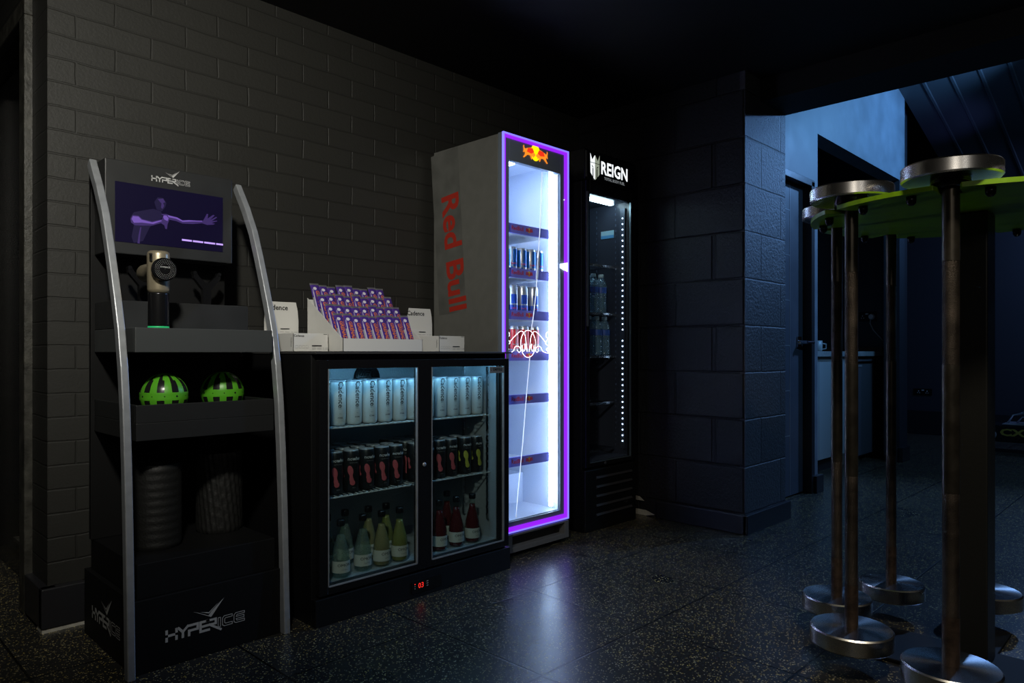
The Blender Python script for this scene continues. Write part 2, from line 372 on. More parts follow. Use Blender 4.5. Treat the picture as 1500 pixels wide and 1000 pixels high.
struct('door_frame', MB().box(3.88, 3.93, 1.79, 1.90, 0, 1.99).box(4.57, 4.62, 1.79, 1.90, 0, 1.99).box(3.88, 4.62, 1.79, 1.90, 1.957, 2.0), SKIRT, D2, .003)
MB().cyl((4.50, 1.845, .965), (4.50, 1.79, .965), .012).box(4.47, 4.53, 1.838, 1.846, .93, 1.0).cyl((4.50, 1.80, .965), (4.61, 1.795, .965), .010).build('door_handle', CHROME, D2)
struct('wall_far', MB().box(8.8, 8.95, -3.5, 3.0, 0, 3.85), mat('dark_navy_wall_paint', (.035,.038,.05), .5))
struct('baseboard_far', MB().box(8.76, 8.8, -3.5, 2.9, 0, .26), SKIRT, bevel=.004)
struct('wall_gym_back', MB().box(6.56, 8.95, 2.9, 3.0, 0, 3.85), DARKPAINT)
def slope(x): return 3.02+.264*(6.56-x)
cg = MB()
Vv = [(3.8,-3.5,slope(3.8)),(8.8,-3.5,slope(8.8)),(8.8,1.80,slope(8.8)),(3.8,1.80,slope(3.8))]
cg.add([Vector(v) for v in Vv]+[Vector(v)+Vector((0,0,.1)) for v in Vv], [(3,2,1,0),(4,5,6,7),(0,1,5,4),(1,2,6,5),(2,3,7,6),(3,0,4,7)])
for k in range(26):
    y = 1.6-.19*k
    A = Vector((3.8, y, slope(3.8)-.0)); B = Vector((8.8, y, slope(8.8)-.0))
    cg.add([A, B, B+Vector((0,.03,-.0)), A+Vector((0,.03,-.0)), A+Vector((0,.007,-.007)), B+Vector((0,.007,-.007)), B+Vector((0,.023,-.007)), A+Vector((0,.023,-.007))], [(0,4,5,1),(4,7,6,5),(7,3,2,6)])
struct('ceiling_gym', cg, mat('profiled_gym_ceiling', (.06,.062,.07), .45))
struct('ceiling_recess', MB().box(4.57, 8.95, 1.92, 3.0, 3.2, 3.3), DARKPAINT)

# ------------------------------------------------------------------ display stand
ST = thing('display_stand', 'tall black display stand with curved silver uprights and a small screen', 'display stand', (.895, 2.35, 0))
MB().box(.676, 1.114, 2.125, 2.58, 0, .207).build('base', VINYL, ST, .002)
MB().box(.69, 1.10, 2.135, 2.56, .207, .306).build('plinth_tier', VINYL, ST, .002)
MB().box(.68, 1.11, 2.525, 2.545, .306, 1.49).build('back_panel', VINYL, ST, .002)
def tray(z0, z1, yf, m):
    t = MB().box(.69, 1.10, yf, 2.524, z0, z0+.05).box(.69, 1.10, yf, yf+.012, z0+.05, z1).box(.69, .702, yf+.012, 2.524, z0+.05, z1).box(1.088, 1.10, yf+.012, 2.524, z0+.05, z1)
    return t.build('shelf', m, ST, .0015)
tray(.650, .751, 2.142, mat('dark_grey_shelf_laminate', (.016,.0165,.017), .42))
MB().box(.69, 1.10, 2.150, 2.524, .900, .9705).build('shelf', mat('grey_shelf_laminate', (.060,.064,.065), .4), ST, .002, label='grey upper shelf')
MB().box(.69, 1.105, 2.335, 2.52, .971, 1.057).build('riser_box', SATIN, ST, .0015)
for cx in (.665, 1.125):
    prof = [(2.098,0),(2.106,.2),(2.115,.405),(2.126,.58),(2.140,.741),(2.158,.86),(2.183,.969),(2.213,1.055),(2.241,1.127),(2.280,1.222),(2.322,1.315),(2.380,1.405),(2.449,1.495)]
    V = []; F = []
    for i, (y, z) in enumerate(prof):
        a = Vector(prof[max(i-1,0)]); b = Vector(prof[min(i+1,len(prof)-1)]); t = (b-a).normalized(); n = Vector((t.y, -t.x))
        dep = .030
        for sx, sn in ((-.0105,0),(.0105,0),(.0105,1),(-.0105,1)):
            V.append((cx+sx, y+n.x*-0+(-n.x if False else 0)+(dep*sn if True else 0)*abs(t.y), z-(dep*sn)*t.x))
    for i in range(len(prof)-1):
        for k in range(4): F.append((i*4+k, i*4+(k+1) % 4, (i+1)*4+(k+1) % 4, (i+1)*4+k))
    F += [(3,2,1,0), tuple(range(len(V)-4, len(V)))]
    MB().add(V, F).build('upright', ALU, ST, .003, label='curved silver upright')
HD = MB().box(.69, 1.09, 2.42, 2.524, 1.208, 1.50).build('display_head', SATIN, ST, .003)
SCR = mat('screen_dark_violet', (.004,.004,.008), .35, spec=.2, emit=(.006,.003,.030), es=.5)
sc_ = MB().box(.718, 1.056, 2.4185, 2.425, 1.245, 1.432); scr = sc_.build('screen', SCR, HD, label='screen showing a purple lit person reaching out with a massage gun')
# picture on the screen (unit: screen width 0..1, height 0..1)
PF = ((.718, 2.4183, 1.245), (.338, 0, 0), (0, 0, .187))
P1 = mat('screen_violet_bright', (.02,.01,.05), .4, emit=(.19,.10,.48), es=.8)
P2 = mat('screen_violet_mid', (.006,.004,.016), .4, emit=(.050,.026,.14), es=.8)
P3 = mat('screen_violet_dim', (.004,.003,.01), .4, emit=(.010,.006,.040), es=.8)
P4 = mat('screen_lilac_line', (.02,.01,.05), .4, emit=(.55,.36,.98), es=1.1)
im = MB()
im.poly([(.14,.10),(.16,.30),(.13,.42),(.16,.52),(.26,.58),(.33,.62),(.40,.60),(.42,.50),(.36,.40),(.30,.30),(.24,.05),(.16,.0)], PF, 0, .0003, 2)
im.poly([(.36,.62),(.34,.74),(.37,.83),(.42,.83),(.45,.75),(.44,.68),(.41,.60)], PF, 0, .0005, 2)
im.poly([(.37,.80),(.42,.82),(.44,.76),(.42,.745),(.43,.70),(.415,.64),(.40,.66),(.405,.73),(.385,.77)], PF, 0, .0007, 1)
im.poly([(.13,.40),(.15,.47),(.20,.47),(.235,.42),(.32,.40),(.41,.46),(.42,.52),(.455,.53),(.475,.46),(.46,.38),(.43,.36),(.40,.39),(.32,.33),(.24,.31),(.17,.30),(.135,.34)], PF, 0, .0009, 1)
im.poly([(.14,.40),(.15,.45),(.20,.455),(.225,.41),(.32,.385),(.40,.44),(.41,.43),(.33,.36),(.23,.36),(.16,.34)], PF, 0, .0011, 0)
im.poly([(.42,.50),(.425,.53),(.45,.535),(.47,.49),(.46,.44),(.43,.46)], PF, 0, .0012, 0)
im.poly([(.43,.36),(.44,.30),(.455,.30),(.46,.38)], PF, 0, .0009, 1)
im.poly([(.40,.55),(.45,.56),(.50,.53),(.55,.52),(.60,.475),(.66,.50),(.74,.51),(.80,.53),(.82,.60),(.835,.66),(.85,.66),(.845,.58),(.90,.66),(.915,.65),(.87,.56),(.93,.63),(.94,.62),(.885,.54),(.94,.565),(.94,.55),(.885,.51),(.92,.50),(.90,.48),(.84,.46),(.79,.48),(.70,.445),(.60,.43),(.54,.46),(.47,.47)], PF, 0, .0009, 1)
im.poly([(.46,.545),(.55,.525),(.60,.485),(.66,.505),(.74,.515),(.79,.525),(.79,.51),(.70,.49),(.60,.46),(.54,.50),(.47,.51)], PF, 0, .0011, 0)
im.poly([(.19,.0),(.20,.14),(.215,.28),(.225,.28),(.215,.14),(.21,.0)], PF, 0, .0009, 1)
for a, b in ((.595,.69),(.70,.80),(.81,.92),(.93,1.0)):
    im.poly([(a,.158-.02*(a-.6)),(b,.158-.02*(b-.6)),(b,.128-.02*(b-.6)),(a,.128-.02*(a-.6))], PF, 0, .0009, 3)
im.build('screen_picture', [P1, P2, P3, P4], HD)
def hyperice(mb, fr, W, mi=0):
    o, r, u = [Vector(a) for a in fr]; s = W/8.6; fr = (o, r*s, u*s)
    wd = .26; x = 0
    S = lambda pts, w_=wd, c=False: mb.stroke(pts, w_, fr, closed=c, mi=mi)
    S([(0,0),(0,1)]); S([(0,.5),(1,.5)]); S([(1,0),(1,1)])
    S([(1.22,1),(1.65,.52),(2.15,1)]); S([(1.65,.5),(1.65,0)])
    S([(2.3,1),(3.2,1),(3.2,.45),(2.3,.45),(2.3,0)])
    S([(4.35,1),(3.5,1),(3.5,0),(4.4,0)]); S([(3.6,.5),(4.3,.5)])
    S([(4.2,1),(5.15,1),(5.15,.5),(4.5,.5),(5.7,-.3)], .24)
    t = .07
    S([(5.42,0),(5.68,0),(5.68,1),(5.42,1)], t, True)
    S([(7.0,1.05),(6.1,1.05),(5.9,.85),(5.9,.1),(6.1,-.05),(7.0,-.05),(7.0,.2),(6.25,.2),(6.15,.3),(6.15,.7),(6.25,.8),(7.0,.8)], t, True)
    S([(8.4,1.05),(7.4,1.05),(7.2,.85),(7.2,.1),(7.4,-.05),(8.4,-.05),(8.4,.18),(7.55,.18),(7.45,.38),(8.35,.38),(8.35,.62),(7.45,.62),(7.55,.82),(8.4,.82)], t, True)
    mb.poly([(2.75,2.35),(3.3,2.1),(4.35,1.55),(4.7,1.95),(6.1,3.1),(4.65,1.3)][::-1], fr, 0, .0006, mi)
    mb.poly([(3.45,2.15),(4.4,1.75),(5.5,2.75),(4.4,1.9)], fr, 0, .0009, mi)
m_ = MB(); hyperice(m_, ((.826, 2.4195, 1.4525), (1,0,0), (0,0,1)), .122); m_.build('logo', mat('pale_grey_print', (.55,.55,.55), .4), HD)
m_ = MB(); hyperice(m_, ((.765, 2.1245, .075), (1,0,0), (0,0,1)), .235); m_.build('logo', GREYPRINT, ST)
m_ = MB(); hyperice(m_, ((.6755, 2.49, .075), (0,-1,0), (0,0,1)), .265); m_.build('logo', GREYPRINT, ST)
# yokes that cradle massage guns
def yoke(x):
    y = 2.43
    m = MB().poly([(-.013,0),(.013,0),(.014,.055),(.044,.092),(.046,.108),(.036,.112),(.028,.098),(.006,.078),(-.006,.078),(-.028,.098),(-.036,.112),(-.046,.108),(-.044,.092),(-.014,.055)], ((x, y, 1.057), (1,0,0), (0,0,1)), .018)
    m.cyl((x-.041, y+.002, 1.166), (x-.041, y-.020, 1.166), .006).cyl((x+.041, y+.002, 1.166), (x+.041, y-.020, 1.166), .006)
    m.build('cradle_yoke', BLACKG, ST, .002)
yoke(.80); yoke(1.0)
# massage gun
G = thing('massage_gun', 'gold and black massage gun standing on the grey shelf of the display stand', 'massage gun', (.773, 2.21, .9708))
GOLD = mat('champagne_metal', (.42,.36,.25), .34, metal=.55)
MB().lathe([(.001,.006),(.0285,.006),(.029,.012),(.0285,.10),(.0285,.104),(.001,.104)], (.773,2.21,.9708), 32).build('handle', BLACKG, G)
MB().lathe([(.001,0),(.0285,0),(.0290,.003),(.0285,.006),(.001,.006)], (.773,2.21,.9708), 32).build('light_ring', mat('green_led_ring', (.02,.3,.1), .4, emit=(.02,.45,.15), es=.5), G, label='green ring of light')
g = MB().lathe([(.001,.1045),(.029,.1045),(.030,.115),(.031,.16),(.031,.215),(.029,.224),(.024,.227),(.001,.227)], (.773,2.21,.9708), 36)
gb = g.build('housing', GOLD, G)
gv = MB()
for k in range(6): gv.box(.7435, .7475, 2.185, 2.20, .9708+.195+k*.004, .9708+.197+k*.004)
gv.build('vent_slot', INK, gb)
zc = .9708+.170
MB().lathe([(.001,.112),(.024,.112),(.027,.104),(.027,.06),(.027,-.030),(.033,-.034),(.034,-.042),(.001,-.042)], (.773,2.21,zc), 36, 'Y').build('barrel', GOLD, G)
cap = MB().lathe([(.001,-.052),(.030,-.052),(.034,-.048),(.0345,-.042),(.001,-.042)], (.773,2.21,zc), 36, 'Y', sharp=True)
capo = cap.build('motor_cap', BLACKG, G, label='round black perforated cap')
dt = MB()
for rr_ in (.016,.020,.024,.028):
    n = int(rr_*1400)
    for i in range(n):
        t = 2*PI*i/n; dt.poly([(rr_*math.cos(t)+.0007*math.cos(a*PI/3), rr_*math.sin(t)+.0007*math.sin(a*PI/3)) for a in range(6)], ((.773, 2.1575, zc), (1,0,0), (0,0,1)), 0, .0003)
dt.text('HYPERICE', .006, ((.773, 2.1575, zc+.006), (1,0,0), (0,0,1)), .02)
dt.build('cap_marking', GREYPRINT, capo)
# vibrating balls
GREEN = mat('lime_green_rubber', (.10,.42,.02), .38); BLKR = mat('black_ball_patch', (.012,.012,.012), .25)
def ball_mb(r, rot):
    m = MB(); ns, nr = 60, 36; V = []
    for i in range(nr+1):
        la = -PI/2+PI*i/nr
        for k in range(ns):
            lo = 2*PI*k/ns+rot; rad = r*(.985 if i == nr//2 else 1); V.append((rad*math.cos(la)*math.cos(lo), rad*math.cos(la)*math.sin(lo), r*math.sin(la)))
    F = {0: [], 1: []}
    for i in range(nr):
        la = -90+180*(i+.5)/nr
        for k in range(ns):
            seg = k % 6; dark = seg in (0, 1, 2) and (8 < abs(la) < 70) and not (seg == 2 and abs(la) > 45)
            F[1 if dark else 0].append((i*ns+k, i*ns+(k+1) % ns, (i+1)*ns+(k+1) % ns, (i+1)*ns+k))
    m.add(V, F[0], 0, True); m.add(V, F[1], 1, True)
    return m
for i, (x, y, rt, lb) in enumerate(((.812, 2.275, .3, 'lime green and black vibrating ball on the stand shelf beside the massage gun side'), (1.018, 2.335, .72, 'lime green and black vibrating ball on the shelf nearer the bottle fridge'))):
    lb = ('lime green ball with black patches, nearer the pillar end of the stand shelf', 'lime green ball with black patches, nearer the counter fridge end of the shelf')[i]
    b = thing('massage_ball', lb, 'ball', (x, y, .7005), 'green massage balls on the stand')
    ball_mb(.068, rt).xf(Matrix.Translation((x, y, .7685))).build('shell', [GREEN, BLKR], b)
    q = MB()
    for k in range(12):
        t = 2*PI*k/12+.2; q.cyl((x+.0655*math.cos(t), y+.0655*math.sin(t), .7685), (x+.0676*math.cos(t), y+.0676*math.sin(t), .7685), .0016 if k % 3 else .003, n=10)
    q.build('seam_row', BLKR, b)['kind'] = 'stuff'
# foam rollers
RUB = mat('black_foam_rubber', (.011,.011,.0105), .55, bump=.3, bscale=150)
def roller(x, y, r, h, label, helix):
    m = MB(); n = 96; rings = 44; V = []; F = []
    for i in range(rings+1):
        z = h*i/rings
        for k in range(n):
            t = 2*PI*k/n
            ph = (t*26+z*45) if helix else (z*2*PI/.05)
            d = .0035*(1 if math.sin(ph) > .2 else 0) if helix else .0018*(.5+.5*math.cos(ph*2))*(1 if math.sin(t*3) > -.2 else .3)
            e = .004*(1-min(1, min(i, rings-i)/1.5)); rr = r-d-e
            V.append((x+rr*math.cos(t), y+rr*math.sin(t), .3065+z))
    for i in range(rings):
        for k in range(n): F.append((i*n+k, i*n+(k+1) % n, (i+1)*n+(k+1) % n, (i+1)*n+k))
    m.add(V, F, smooth=True)
    m.lathe([(r-.012,.0),(r*.4,.0),(r*.4,.02)], (x,y,.3065), 40).lathe([(r*.42,h-.03),(r*.42,h-.002),(r-.006,h)], (x,y,.3065), 40).lathe([(r*.42,h-.03),(.001,h-.03)], (x,y,.3065), 40)
    o = m.build('foam_roller', RUB); o.data.transform(Matrix.Translation((-x,-y,-.3065))); o.location = (x,y,.3065)
    tag(o, label, 'foam roller', 'black foam rollers at the foot of the stand')
    return o
roller(.80, 2.31, .073, .255, 'black foam roller with ringed waves standing under the green balls', False)
roller(1.025, 2.375, .073, .262, 'black foam roller with spiral grooves standing on the stand base', True)

# ------------------------------------------------------------------ bench fridge (two glass doors)
BF = thing('bench_fridge', 'black two door counter bottle fridge with lit glass doors', 'fridge', (1.66, 2.34, 0))
X0, X1, YF, YB = 1.21, 2.115, 2.07, 2.60
c = MB().box(X0, 1.248, 2.10, YB, .03, .895).box(2.077, X1, 2.10, YB, .03, .895).box(1.248, 2.077, 2.56, YB, .03, .895).box(1.248, 2.077, 2.10, 2.56, .03, .122).box(1.248, 2.077, 2.10, 2.56, .862, .895)
c.box(X0, X1, YF+.002, 2.10, .0, .09).box(X0, X1, 2.10, YB, 0, .03)
c.build('cabinet', BLACK, BF, .002)
MB().box(X0-.003, X1+.003, YF-.004, YB, .895, .902).build('worktop', mat('worn_steel_edge', (.10,.10,.10), .3, metal=.5), BF, .001)
LINER = mat('stucco_aluminium_liner', (.52,.57,.60), .4, metal=.4, bump=.5, bscale=120)
MB().box(1.2485, 1.2515, 2.115, 2.56, .123, .86).box(2.0735, 2.0765, 2.115, 2.56, .123, .86).box(1.2515, 2.0735, 2.555, 2.5595, .123, .86).box(1.2515, 2.0735, 2.115, 2.555, .1225, .1255).box(1.2515, 2.0735, 2.115, 2.555, .8585, .8615).build('liner', LINER, BF)
LEDC = mat('cool_white_led', (1,1,1), .5, emit=(.27,.64,1), es=24)
MB().box(1.29, 2.04, 2.128, 2.142, .848, .858).build('led_strip', LEDC, BF)
# evaporator fan on the rear wall
fan = MB()
for r_ in (.02,.03,.04,.05,.06): fan.tube([(1.735+r_*math.cos(2*PI*k/28), 2.548, .79+r_*math.sin(2*PI*k/28)) for k in range(28)], .0018, 5, closed=True)
for k in range(6):
    t = PI*k/3; fan.cyl((1.735,2.548,.79), (1.735+.062*math.cos(t), 2.548, .79+.062*math.sin(t)), .002, n=6)
fan.lathe([(.001,-.003),(.066,-.003),(.066,.0)], (1.735,2.556,.79), 30, 'Y')
fan.build('fan_grille', BLACKG, BF)
WIREW = mat('pale_coated_wire', (.62,.66,.66), .35)
def wire_shelf(x0, x1, y0, y1, z, parent, m=None, step=.02, r=.0016):
    s = MB().box(x0, x1, y0-.003, y0+.001, z-.005, z-.001).box(x0, x1, y1-.004, y1, z-.005, z-.001).box(x0, x1, (y0+y1)/2-.002, (y0+y1)/2+.002, z-.006, z-.003)
    n = int((x1-x0)/step)
    for k in range(n+1):
        x = x0+(x1-x0)*k/n; s.cyl((x, y0-.003, z-r), (x, y1, z-r), r, n=6)
    return s.build('wire_shelf', m or WIREW, parent)
wire_shelf(1.256, 1.655, 2.150, 2.55, .642, BF); wire_shelf(1.665, 2.070, 2.150, 2.55, .642, BF)
wire_shelf(1.256, 1.655, 2.150, 2.55, .402, BF); wire_shelf(1.665, 2.070, 2.150, 2.55, .402, BF)
rk = MB().box(2.064, 2.0725, 2.30, 2.315, .20, .84).box(2.064, 2.0725, 2.15, 2.165, .20, .84)
for k in range(20):
    for yy in (2.152, 2.302): rk.box(2.061, 2.0645, yy, yy+.011, .215+.032*k, .225+.032*k)
rk.build('shelf_rail', CHROME, BF)
def sliding_door(x0, x1, y, gx0, gx1):
    f = MB().box(x0, gx0, y, y+.024, .098, .875).box(gx1, x1, y, y+.024, .098, .875).box(gx0, gx1, y, y+.024, .098, .122).box(gx0, gx1, y, y+.024, .845, .875)
    d = f.build('sliding_door', BLACKG, BF, .002)
    MB().box(gx0-.002, gx1+.002, y+.010, y+.014, .120, .847).build('glass_pane', GLASSD, d)
    t = .003
    MB().box(gx0, gx0+t, y-.001, y+.009, .122, .845).box(gx1-t, gx1, y-.001, y+.009, .122, .845).box(gx0, gx1, y-.001, y+.009, .122, .125).build('glazing_bead', ALU, d)
    return d
dA = sliding_door(1.225, 1.665, 2.073, 1.257, 1.630)
dB = sliding_door(1.660, 2.108, 2.0735, 1.696, 2.080)
MB().lathe([(.001,-.004),(.007,-.004),(.008,0)], (1.660, 2.0725, .485), 20, 'Y').build('lock', ALU, dA)
pl = MB().box(1.995, 2.077, 2.0708, 2.0725, .816, .842, 0)
pl.text('EMPIRE', .017, ((2.040, 2.0707, .830), (1,0,0), (0,0,1)), .03, mi=1); pl.text('L', .013, ((2.003, 2.0707, .830), (1,0,0), (0,0,1)), .03, mi=1)
pl.build('maker_plate', [mat('grey_metal_plate', (.30,.30,.28), .4, metal=.4), INK], dB)
pn = MB().box(1.60, 1.74, 2.069, 2.0725, .018, .062, 0)
pn.text('03', .027, ((1.642, 2.0689, .042), (1,0,0), (0,0,1)), .01, mi=1)
for k, zz in enumerate((.05,.042,.034)): pn.box(1.612, 1.616, 2.0686, 2.069, zz, zz+.003, 1 if k == 0 else 2); pn.box(1.668, 1.676, 2.0686, 2.069, zz, zz+.003, 2)
pn.build('thermostat', [BLACKG, mat('red_led_digits', (.1,0,0), .4, emit=(1,.03,.02), es=.9), GREYPRINT], BF, label='small panel with red digits')

# cans --------------------------------------------------------------
def can_root(r, h, body_mats, group, deco):
    t = thing('drink_can', 'x', 'can', (0,0,0), group)
    prof = [(.001,.004),(r*.70,.003),(r*.80,0),(r*.86,.002),(r,.011),(r,h-.013),(r*.90,h-.004)]
    MB().lathe(prof, n=28).build('body', body_mats[0], t)
    MB().lathe([(r*.90,h-.004),(r*.91,h-.001),(r*.885,h),(r*.84,h-.004),(.001,h-.0045)], n=28).build('lid', ALU, t)
    m = MB(); deco(m, r, h); m.build('print', body_mats[1:], t)
    return t
def on_can(r, a0, z0, rot90=False):
    # a0: azimuth of the middle of the print; text coords -> can surface
    def f(a, b):
        if rot90: a, b = b, -a     # reading downwards, letter tops to the viewer's right
        t = a0+a/r; R_ = r+.0005
        return Vector((R_*math.cos(t), R_*math.sin(t), z0+b))
    return f
FRONT = -PI/2
WCAN = mat('white_matte_can', (.70,.74,.74), .35, metal=.25); BCAN = mat('black_can', (.012,.012,.013), .3)
def deco_cadence(m, r, h):
    m.text('Cadence', .026, mi=0, bold=.012, fmap=on_can(r, FRONT-.10, h*.70, True))
    m.text('CORE', .007, mi=0, bold=.02, fmap=on_can(r, FRONT-.16, h*.18))
    m.text('500', .005, mi=1, fmap=on_can(r, FRONT-.16, h*.27))
    for k in range(3): m.poly([(0,0),(1,0),(1,1),(0,1)], ((r+.0004)*Vector((math.cos(FRONT-.4+.1*k), math.sin(FRONT-.4+.1*k), 0))+Vector((0,0,h*.36)), ) and (Vector(((r+.0006)*math.cos(FRONT-.35+.13*k), (r+.0006)*math.sin(FRONT-.35+.13*k), h*.37)), Vector((.002,0,0)), Vector((0,0,.009))), 0, 0, 1)
can_a = can_root(.029, .157, [WCAN, INK, mat('grey_can_print', (.3,.34,.34), .5)], 'white slim cans on the top shelf of the counter fridge', deco_cadence)
def blob(m, r, z, a0, mi, s=1.0):
    pts = []
    for k in range(28):
        t = 2*PI*k/28; x, y = math.cos(t), math.sin(t)
        wd = .0085+.0035*(y if y > 0 else 0)-.004*math.exp(-((y+.1)/.28)**2)
        yy = y*.030; xx = x*wd+(.004*-y)
        pts.append((xx*s, yy*s))
    # lower bulb
    V = []; F = []; f = on_can(r, a0, z); rings = 5
    for j in range(rings+1):
        for p in pts: V.append(f(p[0]*(j/rings if j else .001), p[1]*(j/rings if j else .001)))
    n = len(pts)
    for j in range(rings):
        for k in range(n): F.append((j*n+k, j*n+(k+1) % n, (j+1)*n+(k+1) % n, (j+1)*n+k))
    m.add(V, F, mi, True)
    V = []; F = []; rc = .0085*s
    for j in range(4):
        for k in range(20): V.append(f(.0045*s+rc*j/3*math.cos(2*PI*k/20)+.0001*j, -.024*s+rc*j/3*math.sin(2*PI*k/20)))
    for j in range(3):
        for k in range(20): F.append((j*20+k, j*20+(k+1) % 20, (j+1)*20+(k+1) % 20, (j+1)*20+k))
    m.add(V, F, mi, True)
def deco_now(mi_blob):
    def d(m, r, h):
        m.text('no', .017, mi=0, bold=0, align='RIGHT', fmap=on_can(r, FRONT-.25, h*.80))
        m.text('where', .017, mi=0, bold=.025, align='LEFT', fmap=on_can(r, FRONT-.25, h*.80))
        m.text('sparkling energy', .0045, mi=2, fmap=on_can(r, FRONT-.1, h*.71))
        blob(m, r, h*.42, FRONT-.45, 1, 1.12); blob(m, r, h*.42, FRONT+1.1, 1, .8); blob(m, r, h*.5, FRONT-1.6, 1, .7)
        m.text('250ml', .005, mi=2, fmap=on_can(r, FRONT-.1, h*.12))
    return d
WP = mat('white_can_print', (.6,.6,.6), .4); GP = mat('grey_small_print', (.25,.25,.25), .4)
can_r = can_root(.029, .150, [BCAN, WP, mat('coral_red_print', (.46,.085,.10), .45), GP], 'black cans on the middle shelf of the counter fridge', deco_now(1))
can_y = can_root(.029, .150, [BCAN, WP, mat('yellow_print', (.42,.42,.06), .45), GP], 'black cans on the middle shelf of the counter fridge', deco_now(1))
def place(proto, used, loc, rz, label):
    o = proto if not used else copy_tree(proto)
    o.location = loc; o.rotation_euler = (0, 0, rz); o['label'] = label; return o
xsA = [1.300+.0665*k for k in range(12)]; xsA = [x for x in xsA if not 1.64 < x < 1.678 and x < 2.045]
ROWN = ['front row', 'second row', 'third row', 'rear row']
n_ = 0
for row in range(3):
    for k, x in enumerate(xsA):
        place(can_a, n_ > 0, (x, 2.192+.066*row, .6425), random.uniform(-.12,.12), f'{ORD[k]} white slim can from the stand side, top shelf, {ROWN[row]}'); n_ += 1
n_ = 0; ny = 0
xsB = [1.292, 1.354, 1.420, 1.485, 1.553, 1.615, 1.705, 1.766, 1.827, 1.888, 1.965, 2.027]
for row in range(4):
    for k, x in enumerate(xsB):
        yel = k >= 10
        if row >= 2 and k in (5, 10, 11): continue
        if k == 11 and row > 0: continue
        p, u_ = (can_y, ny) if yel else (can_r, n_)
        lab = f'{ORD[k]} black can from the stand side, {"yellow" if yel else "coral"} blob, middle shelf, {ROWN[row]}'
        place(p, u_ > 0, (x+.006*(row % 2), 2.190+.064*row, .4025), random.uniform(-.3,.3), lab)
        if yel: ny += 1
        else: n_ += 1
# bottles -----------------------------------------------------------
def bottle_root(name, liquid, capm, label_m, level):
    t = thing('juice_bottle', 'x', 'bottle', (0,0,0), 'glass juice bottles in the bottom of the counter fridge')
    r = .031
    prof = [(.001,.004),(r*.8,.001),(r*.96,.004),(r,.012),(r,.060),(r*.93,.085),(r*.68,.115),(r*.45,.140),(r*.38,.165),(r*.38,.182)]
    MB().lathe(prof, n=28).build('glass_body', glass(name+'_glass', (.86,.93,.88)), t)
    ins = [(a*.93, z+.002) for a, z in prof if z < level]+[]
    rl = ins[-1][0]*.9; ins += [(rl, level), (.001, level)]
    MB().lathe(ins, n=24).build('drink', liquid, t)
    MB().lathe([(.001,.176),(.0135,.176),(.014,.179),(.014,.195),(.0125,.1975),(.001,.1975)], n=20).build('cap', capm, t)
    m = MB(); n = 30; V = []; F = []
    for z in (.020, .060):
        for k in range(n+1):
            a = FRONT-2.2+4.4*k/n; V.append(((r+.0005)*math.cos(a), (r+.0005)*math.sin(a), z))
    F = [(k, k+1, n+2+k, n+1+k) for k in range(n)]; m.add(V, F, 0, True)
    m.text('OMON', .0145, mi=1, sx=1.05, fmap=lambda a, b: Vector(((r+.001)*math.cos(FRONT+.1+a/r), (r+.001)*math.sin(FRONT+.1+a/r), .046+b)))
    m.text('botanical water', .0035, mi=1, fmap=lambda a, b: Vector(((r+.001)*math.cos(FRONT+.1+a/r), (r+.001)*math.sin(FRONT+.1+a/r), .031+b)))
    m.build('paper_label', [label_m, INK], t)
    return t
CREAM = mat('cream_paper_label', (.62,.62,.54), .6)
CLR = glass('clear_drink', (.80,.84,.83))
def hazy(m, col, f):
    nt = m.node_tree; o = nt.nodes['Material Output']; src = o.inputs[0].links[0].from_socket
    d = nt.nodes.new('ShaderNodeBsdfDiffuse'); d.inputs[0].default_value = (*col, 1); mx = nt.nodes.new('ShaderNodeMixShader'); mx.inputs[0].default_value = f
    nt.links.new(src, mx.inputs[1]); nt.links.new(d.outputs[0], mx.inputs[2]); nt.links.new(mx.outputs[0], o.inputs[0]); return m
hazy(CLR, (.6,.66,.62), .16)
AMB = mat('cloudy_amber_drink', (.30,.235,.12), .3); AMB2 = mat('cloudy_golden_drink', (.25,.225,.07), .3); RED = mat('dark_red_drink', (.10,.012,.014), .15)
b1 = bottle_root('clear_bottle', CLR, BLACKG, CREAM, .145); b2 = bottle_root('amber_bottle', AMB, BLACKG, CREAM, .150); b3 = bottle_root('golden_bottle', AMB2, BLACKG, CREAM, .152); b4 = bottle_root('red_bottle', RED, BLACKG, CREAM, .155)
use = {}
def bot(p, x, y, label):
    o = place(p, use.get(p.name, 0), (x, y, .126), random.uniform(-.25,.15), label); use[p.name] = 1
for x, y, l in ((1.283,2.165,'clear glass bottle hard against the stand side of the fridge'),(1.345,2.137,'clear glass bottle standing foremost at the fridge door'),(1.350,2.235,'clear glass bottle directly behind the foremost clear one'),(1.443,2.150,'clear glass bottle next to the amber one'),(1.285,2.25,'clear glass bottle in the back corner on the stand side'),(1.44,2.26,'clear glass bottle behind the one beside the amber bottle')):
    bot(b1, x, y, l)
for x, y, l in ((1.524,2.150,'bottle of cloudy amber drink in the front row'),(1.535,2.25,'bottle of cloudy amber drink behind the front amber one')): bot(b2, x, y, l)
for x, y, l in ((1.606,2.152,'bottle of golden drink beside the door frame, front row'),(1.612,2.245,'bottle of golden drink behind the front golden one')): bot(b3, x, y, l)
for k, (x, y) in enumerate(((1.797,2.150),(1.885,2.150),(1.972,2.150),(1.83,2.26),(1.93,2.26))):
    bot(b4, x, y, ('dark red drink bottle nearest the middle of the fridge','middle dark red drink bottle of the front three','dark red drink bottle nearest the right fridge wall','dark red drink bottle behind the first two red ones','dark red drink bottle behind the last two red ones')[k])

